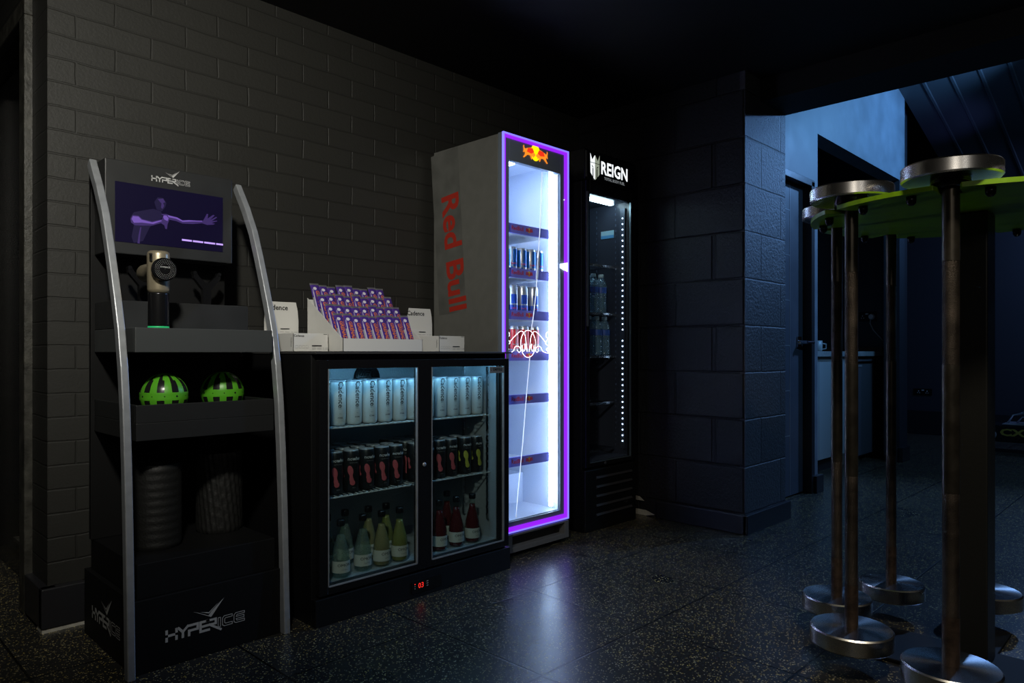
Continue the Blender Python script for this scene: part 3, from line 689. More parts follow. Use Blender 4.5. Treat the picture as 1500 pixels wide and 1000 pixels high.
# ------------------------------------------------------------------ things on the worktop
def display_box(x, y, lab):
    b = thing('display_box', lab, 'box', (x, y, .9022), 'white card display boxes on the counter fridge')
    w_, d, h = .135, .213, .064; z = .9022
    m = MB().box(x, x+w_, y, y+.0015, z, z+h).box(x, x+w_, y+d-.0015, y+d, z, z+h).box(x, x+.0015, y, y+d, z, z+h).box(x+w_-.0015, x+w_, y, y+d, z, z+h).box(x, x+w_, y, y+d, z, z+.002)
    m.build('carton', CARD, b)
    MB().poly([(0,0),(w_,0),(w_,.055),(w_-.003,.09),(w_-.010,.122),(.010,.122),(.003,.09),(0,.055)], ((x, y+d-.002, z+h-.002), (1,0,0), (0,0,1)), .0015).build('header_flap', CARD, b)
    p = MB(); f = ((x, y-.0003, z), (1,0,0), (0,0,1)); ff = ((x, y+d-.0038, z+h), (1,0,0), (0,0,1)); fs = ((x-.0003, y, z), (0,-1,0), (0,0,1))
    p.text('Cadence', .011, (Vector((x+.021, y, z+.055)), (1,0,0), (0,0,1)), .02)
    p.text('Cadence', .026, (Vector((x+.046, y+d-.0036, z+h+.098)), (1,0,0), (0,0,1)), .02)
    p.text('Cadence', .009, (Vector((x, y+.014, z+.033)), (0,0,-1), (0,-1,0)), .01)
    p.poly([(.070,.019),(.108,.019),(.108,.023),(.070,.023)], f, 0, .0006); p.poly([(.115,.061),(.130,.061),(.130,.0625),(.115,.0625)], f, 0, .0006)
    for a, b_ in ((.07,.085),(.09,.108),(.112,.118),(.122,.132)):
        for zz in (.009,.013): p.poly([(a,zz),(b_,zz),(b_,zz+.0012),(a,zz+.0012)], f, 0, .0006, 1)
    p.poly([(.062,.019),(.098,.019),(.098,.0225),(.062,.0225)], ff, 0, .0012)
    for a, b_ in ((.06,.075),(.08,.098),(.104,.112),(.116,.130)): p.poly([(a,.009),(b_,.009),(b_,.0105),(a,.0105)], ff, 0, .0012, 1)
    for k in range(4): p.stroke([(.008+.013*k,.022),(.016+.013*k,.022),(.016+.013*k,.013),(.008+.013*k,.013)], .0007, f, closed=True, mi=1)
    p.build('box_print', [INK, CARDG], b)
display_box(1.215, 2.226, 'white card box with raised flap between the display stand and the snack tray')
display_box(1.820, 2.178, 'white card box with raised flap between the snack tray and the tall fridge')
T = thing('snack_tray', 'white card counter tray with sloping sides, filled with purple bars', 'display tray', (1.538, 2.26, .9022))
tx0, tx1, ty0, ty1, tz = 1.362, 1.714, 2.15, 2.392, .9022
t = MB().box(tx0, tx1, ty0, ty0+.002, tz, tz+.047).box(tx0, tx1, ty1-.002, ty1, tz, tz+.195).box(tx0, tx1, ty0, ty1, tz, tz+.002)
for x in (tx0, tx1-.002):
    t.poly([(-ty1,0),(-ty0,0),(-ty0,.047),(-(ty0+.012),.05),(-ty1,.20)][::1], ((x, 0, tz), (0,-1,0), (0,0,1)) if False else ((x+.002, 0, tz), (0,-1,0), (0,0,1)), .002)
t.build('tray_body', CARD, T)
ri = MB()
for k in range(4): ri.box(tx0+.004, tx1-.004, 2.165+.055*k-.004, 2.165+.055*(k+1)-.004 if k < 3 else ty1-.003, tz+.0022, tz+.003+.039*k)
ri.build('stepped_insert', CARD, T)
PURP = mat('purple_foil', (.10,.045,.36), .30, metal=.3, noise=.35, nscale=35); SILV = mat('silver_foil', (.62,.62,.66), .3, metal=.8)
ORG = mat('orange_lettering', (.85,.22,.06), .45); LIL = mat('lilac_foil', (.42,.36,.70), .3, metal=.4)
def bar_root():
    b = thing('protein_bar', 'x', 'snack bar', (0,0,0), 'purple wrapped bars in the counter tray')
    w_, h, th = .0355, .148, .009
    V = []; F = []; nx, nz = 8, 16
    for side in (-1, 1):
        for j in range(nz+1):
            z = h*j/nz; e = min(1, min(z-.0, h-z)/.016); e = max(0, e)**.6
            for i in range(nx+1):
                a = -1+2*i/nx; V.append((a*w_/2*(.93+.07*(1-e)), side*th/2*e*max(0, 1-abs(a)**3)-0, z))
    k = (nx+1)*(nz+1)
    for s_ in (0, 1):
        for j in range(nz):
            for i in range(nx):
                q_ = (s_*k+j*(nx+1)+i, s_*k+j*(nx+1)+i+1, s_*k+(j+1)*(nx+1)+i+1, s_*k+(j+1)*(nx+1)+i)
                F.append(q_ if s_ == 0 else q_[::-1])
    m = MB(); m.add(V, F, 0, True)
    for f_i in range(len(F)):
        j = (f_i % (nx*nz))//nx; i = f_i % nx
        if j == nz-1: m.m[f_i] = 1
        if i in (0,) and j < 9: m.m[f_i] = 1
        if i in (1,) and 2 < j < 13: m.m[f_i] = 2
    m.build('wrapper', [PURP, SILV, LIL], b)
    def fm(a, b_):
        x = b_+.004; z = .068-a
        e = min(1, min(z, h-z)/.016); return Vector((x, -th/2*max(.0, e)**.6*max(0, 1-abs(x/(w_/2))**3)-.0012, z))
    p = MB(); p.text('GRENADE', .0190, mi=0, bold=.03, fmap=fm, sx=1.02)
    p.poly([(-.012,.020),(-.0095,.020),(-.0095,.105),(-.012,.105)], ((0,-th/2-.0002,0),(1,0,0),(0,0,1)), 0, 0, 1)
    p.poly([(-.002+.007*math.cos(PI*k_/5), .122+.007*math.sin(PI*k_/5)) for k_ in range(10)], ((0,-th/2-.0002,0),(1,0,0),(0,0,1)), 0, 0, 1)
    p.build('bar_print', [ORG, mat('white_bar_print', (.8,.78,.85), .4)], b)
    return b
bar = bar_root(); n_ = 0
for row in range(4):
    nb = 9
    for k in range(nb):
        x = tx0+.024+(tx1-tx0-.058)*k/(nb-1)+random.uniform(-.0004,.0004)
        o = bar if n_ == 0 else copy_tree(bar); n_ += 1
        o.location = (x, 2.165+.055*row+.004, tz+.008+.039*row+random.uniform(0,.006)); o.rotation_euler = (math.radians(-31+random.uniform(-2,2)), math.radians(0), math.radians(-9))
        o['label'] = f'{ORD[k]} purple bar from the stand side, {("front row","second row","third row","rear row")[row]} of the tray'

# ------------------------------------------------------------------ tall silver fridge with purple lit door
RF = thing('drinks_fridge', 'tall silver drinks fridge with purple lit door frame and white interior', 'fridge', (2.39, 2.40, 0))
SIDE = mat('brushed_silver_side', (.23,.23,.212), .38, metal=.3, noise=.06, nscale=20)
rx0, rx1, ry0, ry1 = 2.172, 2.612, 2.205, 2.64
c = MB().box(rx0, rx0+.018, ry0, ry1, .03, 1.853).box(rx1-.018, rx1, ry0, ry1, .03, 1.853).box(rx0+.018, rx1-.018, ry1-.03, ry1, .03, 1.853).box(rx0+.018, rx1-.018, ry0, ry1-.03, 1.80, 1.853).box(rx0+.018, rx1-.018, ry0, ry1-.03, .115, .15)
c.build('cabinet', SIDE, RF, .003)
DKG = mat('dark_grey_metal', (.06,.062,.07), .35, metal=.4)
kp = MB().box(rx0, rx0+.055, 2.168, 2.205, .022, .104).box(rx1-.03, rx1, 2.168, 2.205, .022, .104).box(rx0+.055, rx1-.03, 2.168, 2.205, .022, .045).box(rx0+.055, rx1-.03, 2.168, 2.205, .094, .104)
kp.box(rx0+.05, rx1-.02, 2.24, 2.25, .02, .11)
kp.build('kick_plate', mat('grey_painted_kick_plate', (.20,.20,.21), .4), RF, .002)
MB().box(rx0+.02, rx0+.06, 2.20, 2.26, 0, .03).box(rx1-.06, rx1-.02, 2.20, 2.26, 0, .03).box(rx0+.02, rx0+.06, 2.56, 2.60, 0, .03).box(rx1-.06, rx1-.02, 2.56, 2.60, 0, .03).build('foot', BLACKG, RF)
LIN = mat('white_fridge_liner', (.66,.72,.84), .45)
l = MB().box(rx0+.018, rx0+.021, ry0, 2.609, .15, 1.80).box(rx1-.021, rx1-.018, ry0, 2.609, .15, 1.80).box(rx0+.021, rx1-.021, 2.606, 2.6095, .15, 1.80).box(rx0+.021, rx1-.021, ry0, 2.606, .1505, .1535).box(rx0+.021, rx1-.021, ry0, 2.606, 1.7965, 1.7995)
l.box(rx0+.021, rx1-.021, 2.45, 2.606, .154, .30).box(rx0+.05, rx0+.20, 2.40, 2.45, .154, .27)
l.build('liner', LIN, RF, .004)
LB = mat('blue_white_led', (1,1,1), .5, emit=(.50,.69,1), es=16)
MB().box(2.537, 2.556, 2.215, 2.232, .17, 1.77).build('led_column', LB, RF, .004)
MB().box(2.198, 2.212, 2.215, 2.232, .17, 1.77).build('led_column', LB, RF, .004)
MB().box(2.27, 2.42, 2.34, 2.44, 1.789, 1.796).build('ceiling_led', LB, RF, .002)
RAIL = mat('blue_violet_price_rail', (.27,.26,.95), .4); RR = mat('red_rail_print', (.70,.05,.10), .4); YY = mat('yellow_rail_print', (.85,.55,.05), .4)
LEDGE = mat('white_wire_shelf', (.75,.78,.82), .35)
for zr in (1.459, 1.260, 1.071, .885, .689, .408):
    s = MB().box(2.215, 2.532, 2.235, 2.60, zr-.022, zr-.014); so = s.build('shelf', LEDGE, RF, .001)
    r_ = MB().box(2.216, 2.531, 2.222, 2.234, zr-.022, zr+.020, 0)
    r_.text('RedBull', .026, ((2.315, 2.2218, zr), (1,0,0), (0,0,1)), .02, mi=1)
    r_.poly([(.012*math.cos(PI*k/8), .012*math.sin(PI*k/8)) for k in range(16)], ((2.392, 2.2218, zr), (1,0,0), (0,0,1)), 0, .0005, 2)
    r_.poly([(-.024,-.006),(-.020,.010),(-.004,.006),(0,-.008)], ((2.392, 2.2218, zr), (1,0,0), (0,0,1)), 0, .0009, 1); r_.poly([(.024,-.006),(.020,.010),(.004,.006),(0,-.008)][::-1], ((2.392, 2.2218, zr), (1,0,0), (0,0,1)), 0, .0009, 1)
    r_.build('price_rail', [RAIL, RR, YY], so)
slots = MB()
for k in range(64): slots.box(2.5575, 2.563, 2.606-.05, 2.606-.044, .18+.0245*k, .19+.0245*k) if False else slots.box(2.523, 2.529, 2.598, 2.606, .18+.0245*k, .192+.0245*k)
slots.build('shelf_track', DKG, RF)
st = MB().box(2.40, 2.51, 2.6045, 2.606, 1.60, 1.70, 0)
for k in range(6): st.box(2.405+.012*(k % 2), 2.50-.01*(k % 3), 2.6038, 2.6045, 1.69-.012*k, 1.694-.012*k, 1)
st.box(2.40, 2.49, 2.6036, 2.6045, 1.565, 1.595, 2); st.poly([(0,0),(.02,0),(.01,.018)], ((2.405, 2.6034, 1.571), (1,0,0), (0,0,1)), 0, .0003, 1); st.box(2.43, 2.485, 2.603, 2.6036, 1.575, 1.579, 1); st.box(2.43, 2.48, 2.603, 2.6036, 1.584, 1.587, 1)
st.build('rating_sticker', [mat('pale_grey_sticker', (.5,.54,.6), .5), INK, mat('yellow_warning_sticker', (.8,.62,.04), .5)], RF)
# door
DOORM = mat('dark_grey_door_panel', (.20,.24,.30), .35)
gx0, gx1, gz0, gz1 = 2.216, 2.562, .156, 1.742
dx0, dx1, dz0, dz1 = 2.172, 2.613, .110, 1.856
f = MB().box(dx0, gx0, 2.178, 2.203, dz0, dz1).box(gx1, dx1, 2.178, 2.203, dz0, dz1).box(gx0, gx1, 2.178, 2.203, dz0, gz0).box(gx0, gx1, 2.178, 2.203, gz1, dz1)
RD = f.build('door', DOORM, RF, .002)
MB().box(gx0-.002, gx1+.002, 2.186, 2.191, gz0-.002, gz1+.002).build('glass_pane', GLASS, RD)
# edge lit acrylic lip: the inner faces glow violet, the front edge pale blue violet
PV = mat('violet_led', (.2,.05,.5), .4, emit=(.105,.004,.30), es=3.0); PB = mat('periwinkle_led', (.3,.3,.8), .4, emit=(.17,.15,.95), es=1.5)
e = .006
lip = MB().box(dx0, dx0+e, 2.168, 2.178, dz0, dz1, 0).box(dx1-e, dx1, 2.168, 2.178, dz0, dz1, 0).box(dx0+e, dx1-e, 2.168, 2.178, dz0, dz0+e, 0).box(dx0+e, dx1-e, 2.168, 2.178, dz1-e, dz1, 0)
lip.build('light_rim', PB, RD, label='pale blue violet glowing rim')
lv = MB().box(dx0+e, dx0+e+.013, 2.1735, 2.178, dz0+e, dz1-e).box(dx1-e-.019, dx1-e, 2.1725, 2.178, dz0+e, dz1-e).box(dx0+e, dx1-e-.019, 2.1715, 2.178, dz0+e, dz0+e+.019).box(dx0+e, dx1-e-.019, 2.173, 2.178, dz1-e-.014, dz1-e)
lv.build('violet_light_strip', PV, RD, label='violet light strip inside the rim')
LEAK = mat('leaked_led_light', (.8,.85,1), .3, emit=(.75,.82,1), es=1.6)  # glowing shapes drawn for LED light leaking past the door
MB().poly([(0,-.006),(.048,-.022),(.048,.022),(0,.012)], ((2.556, 2.1777, 1.305), (1,0,0), (0,0,1)), .010).poly([(0,0),(.030,-.016),(.030,.014)], ((2.583, 2.1777, 1.624), (1,0,0), (0,0,1)), .004).build('door_light_leak', LEAK, RD, .001)
# gap between door and cabinet with grip
MB().box(gx1-.003, gx1-.0002, 2.1915, 2.203, gz0, gz1).box(gx0+.0002, gx0+.003, 2.1915, 2.203, gz0, gz1).box(gx0, gx1, 2.1915, 2.203, gz0+.0002, gz0+.003).build('inner_jamb', LIN, RD)
MB().box(dx0+.004, dx0+.02, 2.2035, 2.2055, .12, 1.80).build('door_seal', BLACKG, RD)
BULL = [(0,.28),(.03,.45),(.0,.62),(.05,.7),(.08,.55),(.14,.5),(.3,.56),(.5,.62),(.66,.66),(.78,.55),(.86,.42),(.97,.36),(1.0,.25),(.9,.22),(.85,.12),(.78,.18),(.7,.2),(.74,.08),(.68,0),(.62,.1),(.58,.2),(.4,.22),(.3,.18),(.2,.1),(.05,.0),(.0,.04),(.1,.14),(.16,.26),(.1,.34)]
lg = MB(); LF = ((2.386, 2.1775, 1.802), (1,0,0), (0,0,1))
lg.poly([(.030*math.cos(2*PI*k/24), .004+.037*math.sin(2*PI*k/24)) for k in range(24)], LF, .0015, 0, 1)
S1, S2 = .082, .082
lg.poly([(-.082+a*.080, -.032+b*S1) for a, b in BULL], LF, .0012, .0015, 2); lg.poly([(.082-a*.080, -.032+b*S2) for a, b in BULL][::-1], LF, .0012, .0015, 2)
def inset(sg): return [(sg*(-.060+.0), -.002), (sg*-.052, .016), (sg*-.022, .020), (sg*-.012, .004), (sg*-.030, -.006)]
for sg in (1, -1):
    pp = inset(sg); lg.poly(pp if sg == -1 else pp, LF, .0006, .0028, 0)
lg.build('bull_emblem', [mat('red_backlit_emblem', (.6,.03,.02), .4, emit=(1,.04,.01), es=.85), mat('yellow_backlit_emblem', (.8,.6,.02), .4, emit=(1,.72,.0), es=1.3), mat('orange_backlit_emblem', (.8,.3,.02), .4, emit=(1,.27,.02), es=1.0)], RD)
# side decal and lettering
dc = MB(); SF = ((2.1718, 2.55, 1.70), Vector((0,.045,-.59)).normalized()*-0+Vector((0,-.075,-1)).normalized(), Vector((0,-1,.075)).normalized())
dc.poly([(-.145,-.10),(-.145,.095),(.62,.095),(.62,-.095)][::-1], SF, 0, .0004, 0)
dc.build('brushed_decal', mat('brushed_decal_band', (.19,.192,.178), .42, metal=.3, noise=.22, nscale=9), RF)
dw = MB(); dw.text('Red Bull', .166, (Vector((2.1716, 2.500, 1.365)), Vector((0,-.11,-1)).normalized(), Vector((0,-1,.11)).normalized()), .025, lift=.0008, sx=1.0, res=6)
dw.build('side_lettering', mat('red_vinyl_lettering', (.52,.035,.02), .45), RF)
# neon bull sign on the inside of the glass with its cord
NS = MB(); NF = Vector((2.375, 2.212, .945)); NE = mat('white_neon', (1,1,1), .4, emit=(.95,.92,1), es=2.2)
def ntube(pts, r=.0013, closed=False): NS.tube([NF+Vector((a, 0, b)) for a, b in pts], r, 6, closed=closed)
def smooth(pts, n=4, closed=False):
    out = []; N = len(pts)
    for i in range(N if closed else N-1):
        p0 = pts[(i-1) % N] if closed or i else pts[0]; p1 = pts[i]; p2 = pts[(i+1) % N]; p3 = pts[(i+2) % N] if closed or i+2 < N else pts[-1]
        for k in range(n):
            t = k/n
            out.append(tuple(.5*((2*p1[j])+(-p0[j]+p2[j])*t+(2*p0[j]-5*p1[j]+4*p2[j]-p3[j])*t*t+(-p0[j]+3*p1[j]-3*p2[j]+p3[j])*t**3) for j in (0,1)))
    if not closed: out.append(pts[-1])
    return out
ntube([(.050*math.cos(2*PI*k/40), -.006+.062*math.sin(2*PI*k/40)) for k in range(40)], closed=True)
for sg in (-1, 1):
    ntube([(sg*a, b) for a, b in smooth([(.145,.052),(.128,.048),(.122,.030),(.135,.018),(.118,-.002),(.145,-.018),(.125,-.030),(.140,-.048),(.100,-.040),(.085,-.020),(.062,-.018),(.050,-.034),(.060,-.045),(.072,-.034)])])
    ntube([(sg*a, b) for a, b in smooth([(.122,.0),(.085,.030),(.045,.052),(.020,.030),(.012,-.010),(.006,-.042)])])
    ntube([(sg*a, b) for a, b in smooth([(.006,-.042),(.016,-.02),(.024,-.006),(.022,-.03),(.034,-.04),(.040,-.012)])])
ns = NS.build('neon_sign', NE); ns['label'] = ''
del ns['label']; tag(ns, 'white neon line drawing of two bulls hanging behind the lit fridge glass', 'neon sign')
cord = MB(); cord.tube([(2.452,2.196,1.735),(2.440,2.196,1.50),(2.425,2.197,1.32),(2.412,2.197,1.18),(2.398,2.198,1.08),(2.388,2.206,1.00)], .0022, 8).tube([(2.380,2.206,.885),(2.350,2.200,.70),(2.325,2.198,.50),(2.295,2.196,.30),(2.278,2.196,.165)], .0020, 8)
cd_ = cord.build('sign_cord', mat('lit_white_cord', (.9,.9,.92), .4, emit=(.8,.85,1), es=.5)); tag(cd_, 'thin white cord of the neon sign running down the fridge glass', 'cord')  # the cord's brightness is painted in as a faint glow
MB().cyl((2.427,2.197,1.335),(2.417,2.197,1.235),.0055,n=12).build('inline_switch', mat('white_plastic', (.85,.86,.9), .4), cd_)
# cans in that fridge
def deco_classic(m, r, h):
    n = 16
    def patch(a0, a1, z0, z1, mi):
        V = []
        for z in (z0, z1):
            for k in range(n+1):
                a = FRONT+a0+(a1-a0)*k/n; V.append(((r+.0004)*math.cos(a), (r+.0004)*math.sin(a), z))
        m.add(V, [(k, k+1, n+2+k, n+1+k) for k in range(n)], mi, True)
    return patch
def tall_can(h, bodym, mats, fn, group):
    t = thing('energy_can', 'x', 'can', (0,0,0), group); r = .0265
    MB().lathe([(.001,.004),(r*.7,.003),(r*.8,0),(r*.86,.002),(r,.010),(r,h-.012),(r*.9,h-.004)], n=28).build('body', bodym, t)
    MB().lathe([(r*.90,h-.004),(r*.91,h-.001),(r*.885,h),(r*.84,h-.004),(.001,h-.0045)], n=28).build('lid', ALU, t)
    m = MB(); fn(m, r, h, deco_classic(m, r, h)); m.build('print', mats, t); return t
CB = mat('energy_can_blue', (.02,.16,.52), .3, metal=.5); CS = mat('energy_can_silver', (.62,.66,.72), .3, metal=.7); CR = mat('energy_can_red', (.62,.03,.04), .35, metal=.3); CN = mat('energy_can_royal_blue', (.03,.10,.55), .3, metal=.4)
def f1(m, r, h, patch):
    for k in range(4): patch(-.55+1.5708*k, .55+1.5708*k, h*.35, h*.92, 0); patch(.6+1.5708*k, .95+1.5708*k, h*.08, h*.33, 0)
    m.text('RedBull', .011, mi=1, bold=.02, fmap=on_can(r, FRONT-.3, h*.44)); m.text('ENERGY', .006, mi=1, fmap=on_can(r, FRONT-.3, h*.26))
def f2(m, r, h, patch):
    patch(-3.1, 3.1, h*.08, h*.40, 0)
    for k in range(3): patch(-.9+2.09*k, .3+2.09*k, h*.44, h*.72, 0)
    m.text('RedBull', .010, mi=1, bold=.02, fmap=on_can(r, FRONT-.3, h*.30))
def f3(m, r, h, patch):
    patch(-3.1, 3.1, h*.30, h*.90, 0); patch(-.35, -.15, h*.3, h*.9, 1); patch(.9, 1.1, h*.3, h*.9, 1)
    m.text('RedBull', .011, mi=1, bold=.02, fmap=on_can(r, FRONT-.3, h*.44))
e1 = tall_can(.135, CS, [CB, RR], f1, 'blue and silver energy cans in the lit fridge')
e2 = tall_can(.150, CS, [CN, RR], f2, 'large blue energy cans in the lit fridge')
e3 = tall_can(.150, CS, [CR, CS], f3, 'red energy cans in the lit fridge')
for p, zr, xs, nm in ((e1, 1.260, (2.248,2.326,2.390,2.452,2.505), 'blue and silver energy can'), (e2, 1.071, (2.262,2.330,2.398,2.470), 'large silver topped blue energy can'), (e3, .885, (2.262,2.335,2.405,2.475), 'red and silver energy can')):
    n_ = 0
    for row in range(2):
        for k, x in enumerate(xs):
            place(p, n_ > 0, (x, 2.272+.062*row, zr-.0138), random.uniform(-.2,.2), f'{ORD[k]} {nm} from the hinge side, {("front","second")[row]} row'.replace('hinge', 'silver panel')); n_ += 1

# ------------------------------------------------------------------ black upright fridge
NF_ = thing('display_fridge', 'tall black upright fridge with lit white name header', 'fridge', (3.0, 2.43, 0))
a0, a1, b0, b1_ = 2.78, 3.22, 2.225, 2.66
c = MB().box(a0, a0+.03, b0, b1_, .31, 1.757).box(a1-.03, a1, b0, b1_, .31, 1.757).box(a0+.03, a1-.03, b1_-.03, b1_, .31, 1.757).box(a0+.03, a1-.03, b0, b1_-.03, .31, .345).box(a0+.03, a1-.03, b0, b1_-.03, 1.715, 1.757)
c.build('cabinet', BLACK, NF_, .002)
MB().box(a0+.0302, a0+.032, b0, 2.629, .346, 1.714).box(a1-.032, a1-.0302, b0, 2.629, .346, 1.714).box(a0+.032, a1-.032, 2.627, 2.6295, .346, 1.714).box(a0+.032, a1-.032, b0, 2.627, .3455, .3475).box(a0+.032, a1-.032, b0, 2.627, 1.7125, 1.7145).build('liner', mat('dark_blue_liner', (.05,.06,.09), .35), NF_)
hd_ = MB().box(a0, a1, 2.205, 2.62, 1.762, 1.918); HDR = hd_.build('header', BLACKG, NF_, .004)
MB().box(2.80, 3.20, 2.2025, 2.205, 1.775, 1.905).build('header_panel', mat('dark_header_panel', (.006,.007,.009), .3), HDR)
W1 = mat('white_backlit_print', (.8,.8,.8), .4, emit=(.92,.97,1), es=1.1); W2 = mat('pale_green_backlit_print', (.4,.42,.36), .4, emit=(.32,.36,.28), es=.8)
rg = MB(); RFm = ((0, 2.2020, 0), (1,0,0), (0,0,1))
rg.text('REIGN', .090, ((3.025, 2.2020, 1.838), (1,0,0), (0,0,1)), .026, lift=.0003, mi=0, sx=.92)
rg.text('TOTAL BODY FUEL', .0205, ((3.025, 2.2020, 1.790), (1,0,0), (0,0,1)), .01, lift=.0003, mi=2)
cx_, cz_ = 2.858, 1.838
L_ = [(-.038,.062),(-.022,.030),(0,.062-.005),(0,-.068),(-.012,-.060),(-.012,-.012),(-.020,-.010),(-.020,-.052),(-.036,-.036)]
rg.poly([(cx_+x, cz_+z) for x, z in L_], RFm, 0, .0003, 0)
rg.poly([(cx_-x+.001, cz_+z) for x, z in L_][::-1], RFm, 0, .0003, 1)
rg.poly([(cx_-.038, cz_+.014), (cx_+.038, cz_+.014), (cx_+.038, cz_+.017), (cx_-.038, cz_+.017)], RFm, 0, .0005, 3)
for sg in (-1, 1): rg.poly([(cx_+sg*.026, cz_+.004), (cx_+sg*.012, cz_-.006), (cx_+sg*.014, cz_-.010), (cx_+sg*.026, cz_-.003)][::sg], RFm, 0, .0005, 3)
rg.build('name_lettering', [W1, W2, mat('grey_backlit_print', (.4,.4,.4), .4, emit=(.35,.38,.4), es=.6), BLACKG], HDR)
u0, u1, v0, v1 = 2.812, 3.166, .346, 1.700
f = MB().box(a0, u0, 2.198, 2.222, .325, 1.757).box(u1, a1-.008, 2.198, 2.222, .325, 1.757).box(u0, u1, 2.198, 2.222, .325, v0).box(u0, u1, 2.198, 2.222, v1, 1.757)
ND = f.build('door', BLACKG, NF_, .002)
MB().box(u0-.001, u1+.001, 2.208, 2.212, v0-.001, v1+.001).build('glass_pane', GLASS, ND)
MB().box(u1-.004, u1, 2.196, 2.206, v0, v1).box(u0, u1-.004, 2.196, 2.206, v0, v0+.003).build('glazing_bead', mat('blued_steel_bead', (.25,.32,.36), .35, metal=.7), ND)
MB().lathe([(.001,-.004),(.008,-.004),(.009,0)], (2.94, 2.1975, .335), 20, 'Y').build('lock', DKG, ND)
MB().box(a0+.004, a0+.012, 2.190, 2.198, 1.03, 1.70).box(a0+.004, a0+.010, 2.199, 2.2045, 1.775, 1.905).build('edge_trim', mat('dull_metal_trim', (.12,.12,.12), .4, metal=.5), ND)
MB().box(2.83, 3.15, 2.30, 2.325, 1.700, 1.7115).build('ceiling_led', mat('white_tube_led', (1,1,1), .5, emit=(.60,.88,1), es=16), NF_)
ld = MB(); 
for k in range(41):
    z = .42+.0302*k
    if abs(z-.985) < .02: continue
    ld.box(3.1835, 3.1865, 2.2635, 2.2685, z-.0028, z+.0028)
ld.build('led_strip', mat('led_dots', (1,1,1), .4, emit=(.55,.75,1), es=9), NF_)
ldh = MB().box(3.1865, 3.188, 2.25, 2.285, .38, 1.68).box(3.176, 3.188, 2.245, 2.25, .38, 1.68)
ldh.build('led_channel', mat('dark_led_channel', (.10,.12,.16), .4, metal=.5), NF_)
tr = MB()
for k in range(44): tr.box(3.185, 3.188, 2.44, 2.446, .39+.03*k, .402+.03*k); tr.box(3.185, 3.188, 2.31, 2.316, .39+.03*k, .402+.03*k)
tr.build('shelf_track', mat('dull_blue_metal', (.16,.2,.28), .4, metal=.6), NF_)
for z in (1.37, 1.112, .883, .632, .382): wire_shelf(2.815, 3.185, 2.325, 2.62, z, NF_, mat('dark_chrome_wire', (.45,.5,.55), .25, metal=1) if z == 1.37 else bpy.data.materials['dark_chrome_wire'], .024, .0014).data.materials[0]
fr2 = MB()
for z in (1.37, 1.112, .883, .632, .382): fr2.box(2.815, 3.185, 2.318, 2.322, z-.012, z+.001)
fr2.build('shelf_front', bpy.data.materials['dark_chrome_wire'], NF_)
MB().box(3.1855, 3.188, 2.325, 2.412, 1.530, 1.572, 0).box(3.1848, 3.1855, 2.325, 2.412, 1.530, 1.547, 1).build('sticker', [mat('pale_blue_sticker', (.45,.75,.9), .4), mat('mid_blue_sticker', (.12,.42,.8), .4)], NF_)
bs = MB().box(a0, a1, 2.20, b1_, 0, .312)
BS = bs.build('base_cover', BLACK, NF_, .006)
vn = MB()
for k in range(5):
    z = .070+.047*k
    vn.add([(2.865,2.199,z),(3.175,2.199,z),(3.175,2.192,z+.006),(2.865,2.192,z+.006),(2.865,2.199,z+.016),(3.175,2.199,z+.016)], [(0,1,2,3),(3,2,5,4),(0,3,4),(1,5,2)])
vn.build('vent_louvre', mat('scuffed_black_plastic', (.045,.045,.05), .35), BS)
bd = MB(); bd.text('RG', .03, ((3.12, 2.1995, .115), (1,0,0), (0,0,1)), 0, mi=0); bd.build('badge', mat('dull_grey_badge', (.09,.09,.10), .4), BS)
# water bottles
PET = glass('bottle_plastic', (.72,.86,.93)); WAT = glass('water', (.86,.93,.97))
def water_bottle():
    t = thing('water_bottle', 'x', 'bottle', (0,0,0), 'water bottles in the black fridge'); r = .031; pr = [(.001,.006),(.014,.001),(.026,.0),(.031,.008)]
    for k in range(7): pr += [(.031,.012+.012*k),(.0285,.018+.012*k)]
    pr += [(.031,.098),(.031,.106),(.0295,.108),(.0295,.142),(.031,.145),(.030,.155),(.025,.172),(.017,.186),(.0125,.192),(.0125,.198)]
    MB().lathe(pr, n=24).build('bottle_body', PET_G, t)
    MB().lathe([(a*.93, z+.001) for a, z in pr[:-3]]+[(.001,.185)], n=20).build('water_fill', WAT, t)
    MB().lathe([(.001,.194),(.0145,.194),(.015,.197),(.0148,.209),(.013,.212),(.001,.212)], n=20).build('cap', mat('white_blue_cap', (.55,.75,.85), .4), t)
    m = MB(); n = 28; V = []
    for z in (.110,.140):
        for k in range(n+1):
            a = FRONT-3.1+6.2*k/n; V.append((.0306*math.cos(a), .0306*math.sin(a), z))
    m.add(V, [(k, k+1, n+2+k, n+1+k) for k in range(n)], 0, True); m.build('wrap_label', mat('blue_wrap_label', (.06,.16,.62), .4), t)
    return t
def pet():
    m = glass('bottle_plastic_gloss', (.80,.90,.95)); N = m.node_tree.nodes
    N['Glossy BSDF' if 'Glossy BSDF' in N else [n.name for n in N if n.type == 'BSDF_GLOSSY'][0]].inputs['Roughness'].default_value = .08
    fz = [n for n in N if n.type == 'FRESNEL'][0]; fz.inputs[0].default_value = 2.2; return m
PET_G = pet()
hazy(PET_G, (.45,.75,.95), .22); hazy(WAT, (.4,.7,.95), .12)
wb = water_bottle(); n_ = 0
for z, xs, sh in ((1.1125, (3.120,3.052,2.984,2.916,2.850), 'upper'), (.8835, (3.150,3.080,3.012,2.944,2.876), 'lower')):
    for row in range(2):
        for k, x in enumerate(xs):
            place(wb, n_ > 0, (x, 2.362+.07*row, z), random.uniform(0,6), f'{ORD[k]} water bottle from the dotted light strip, {sh} shelf, {("front","second")[row]} row'); n_ += 1

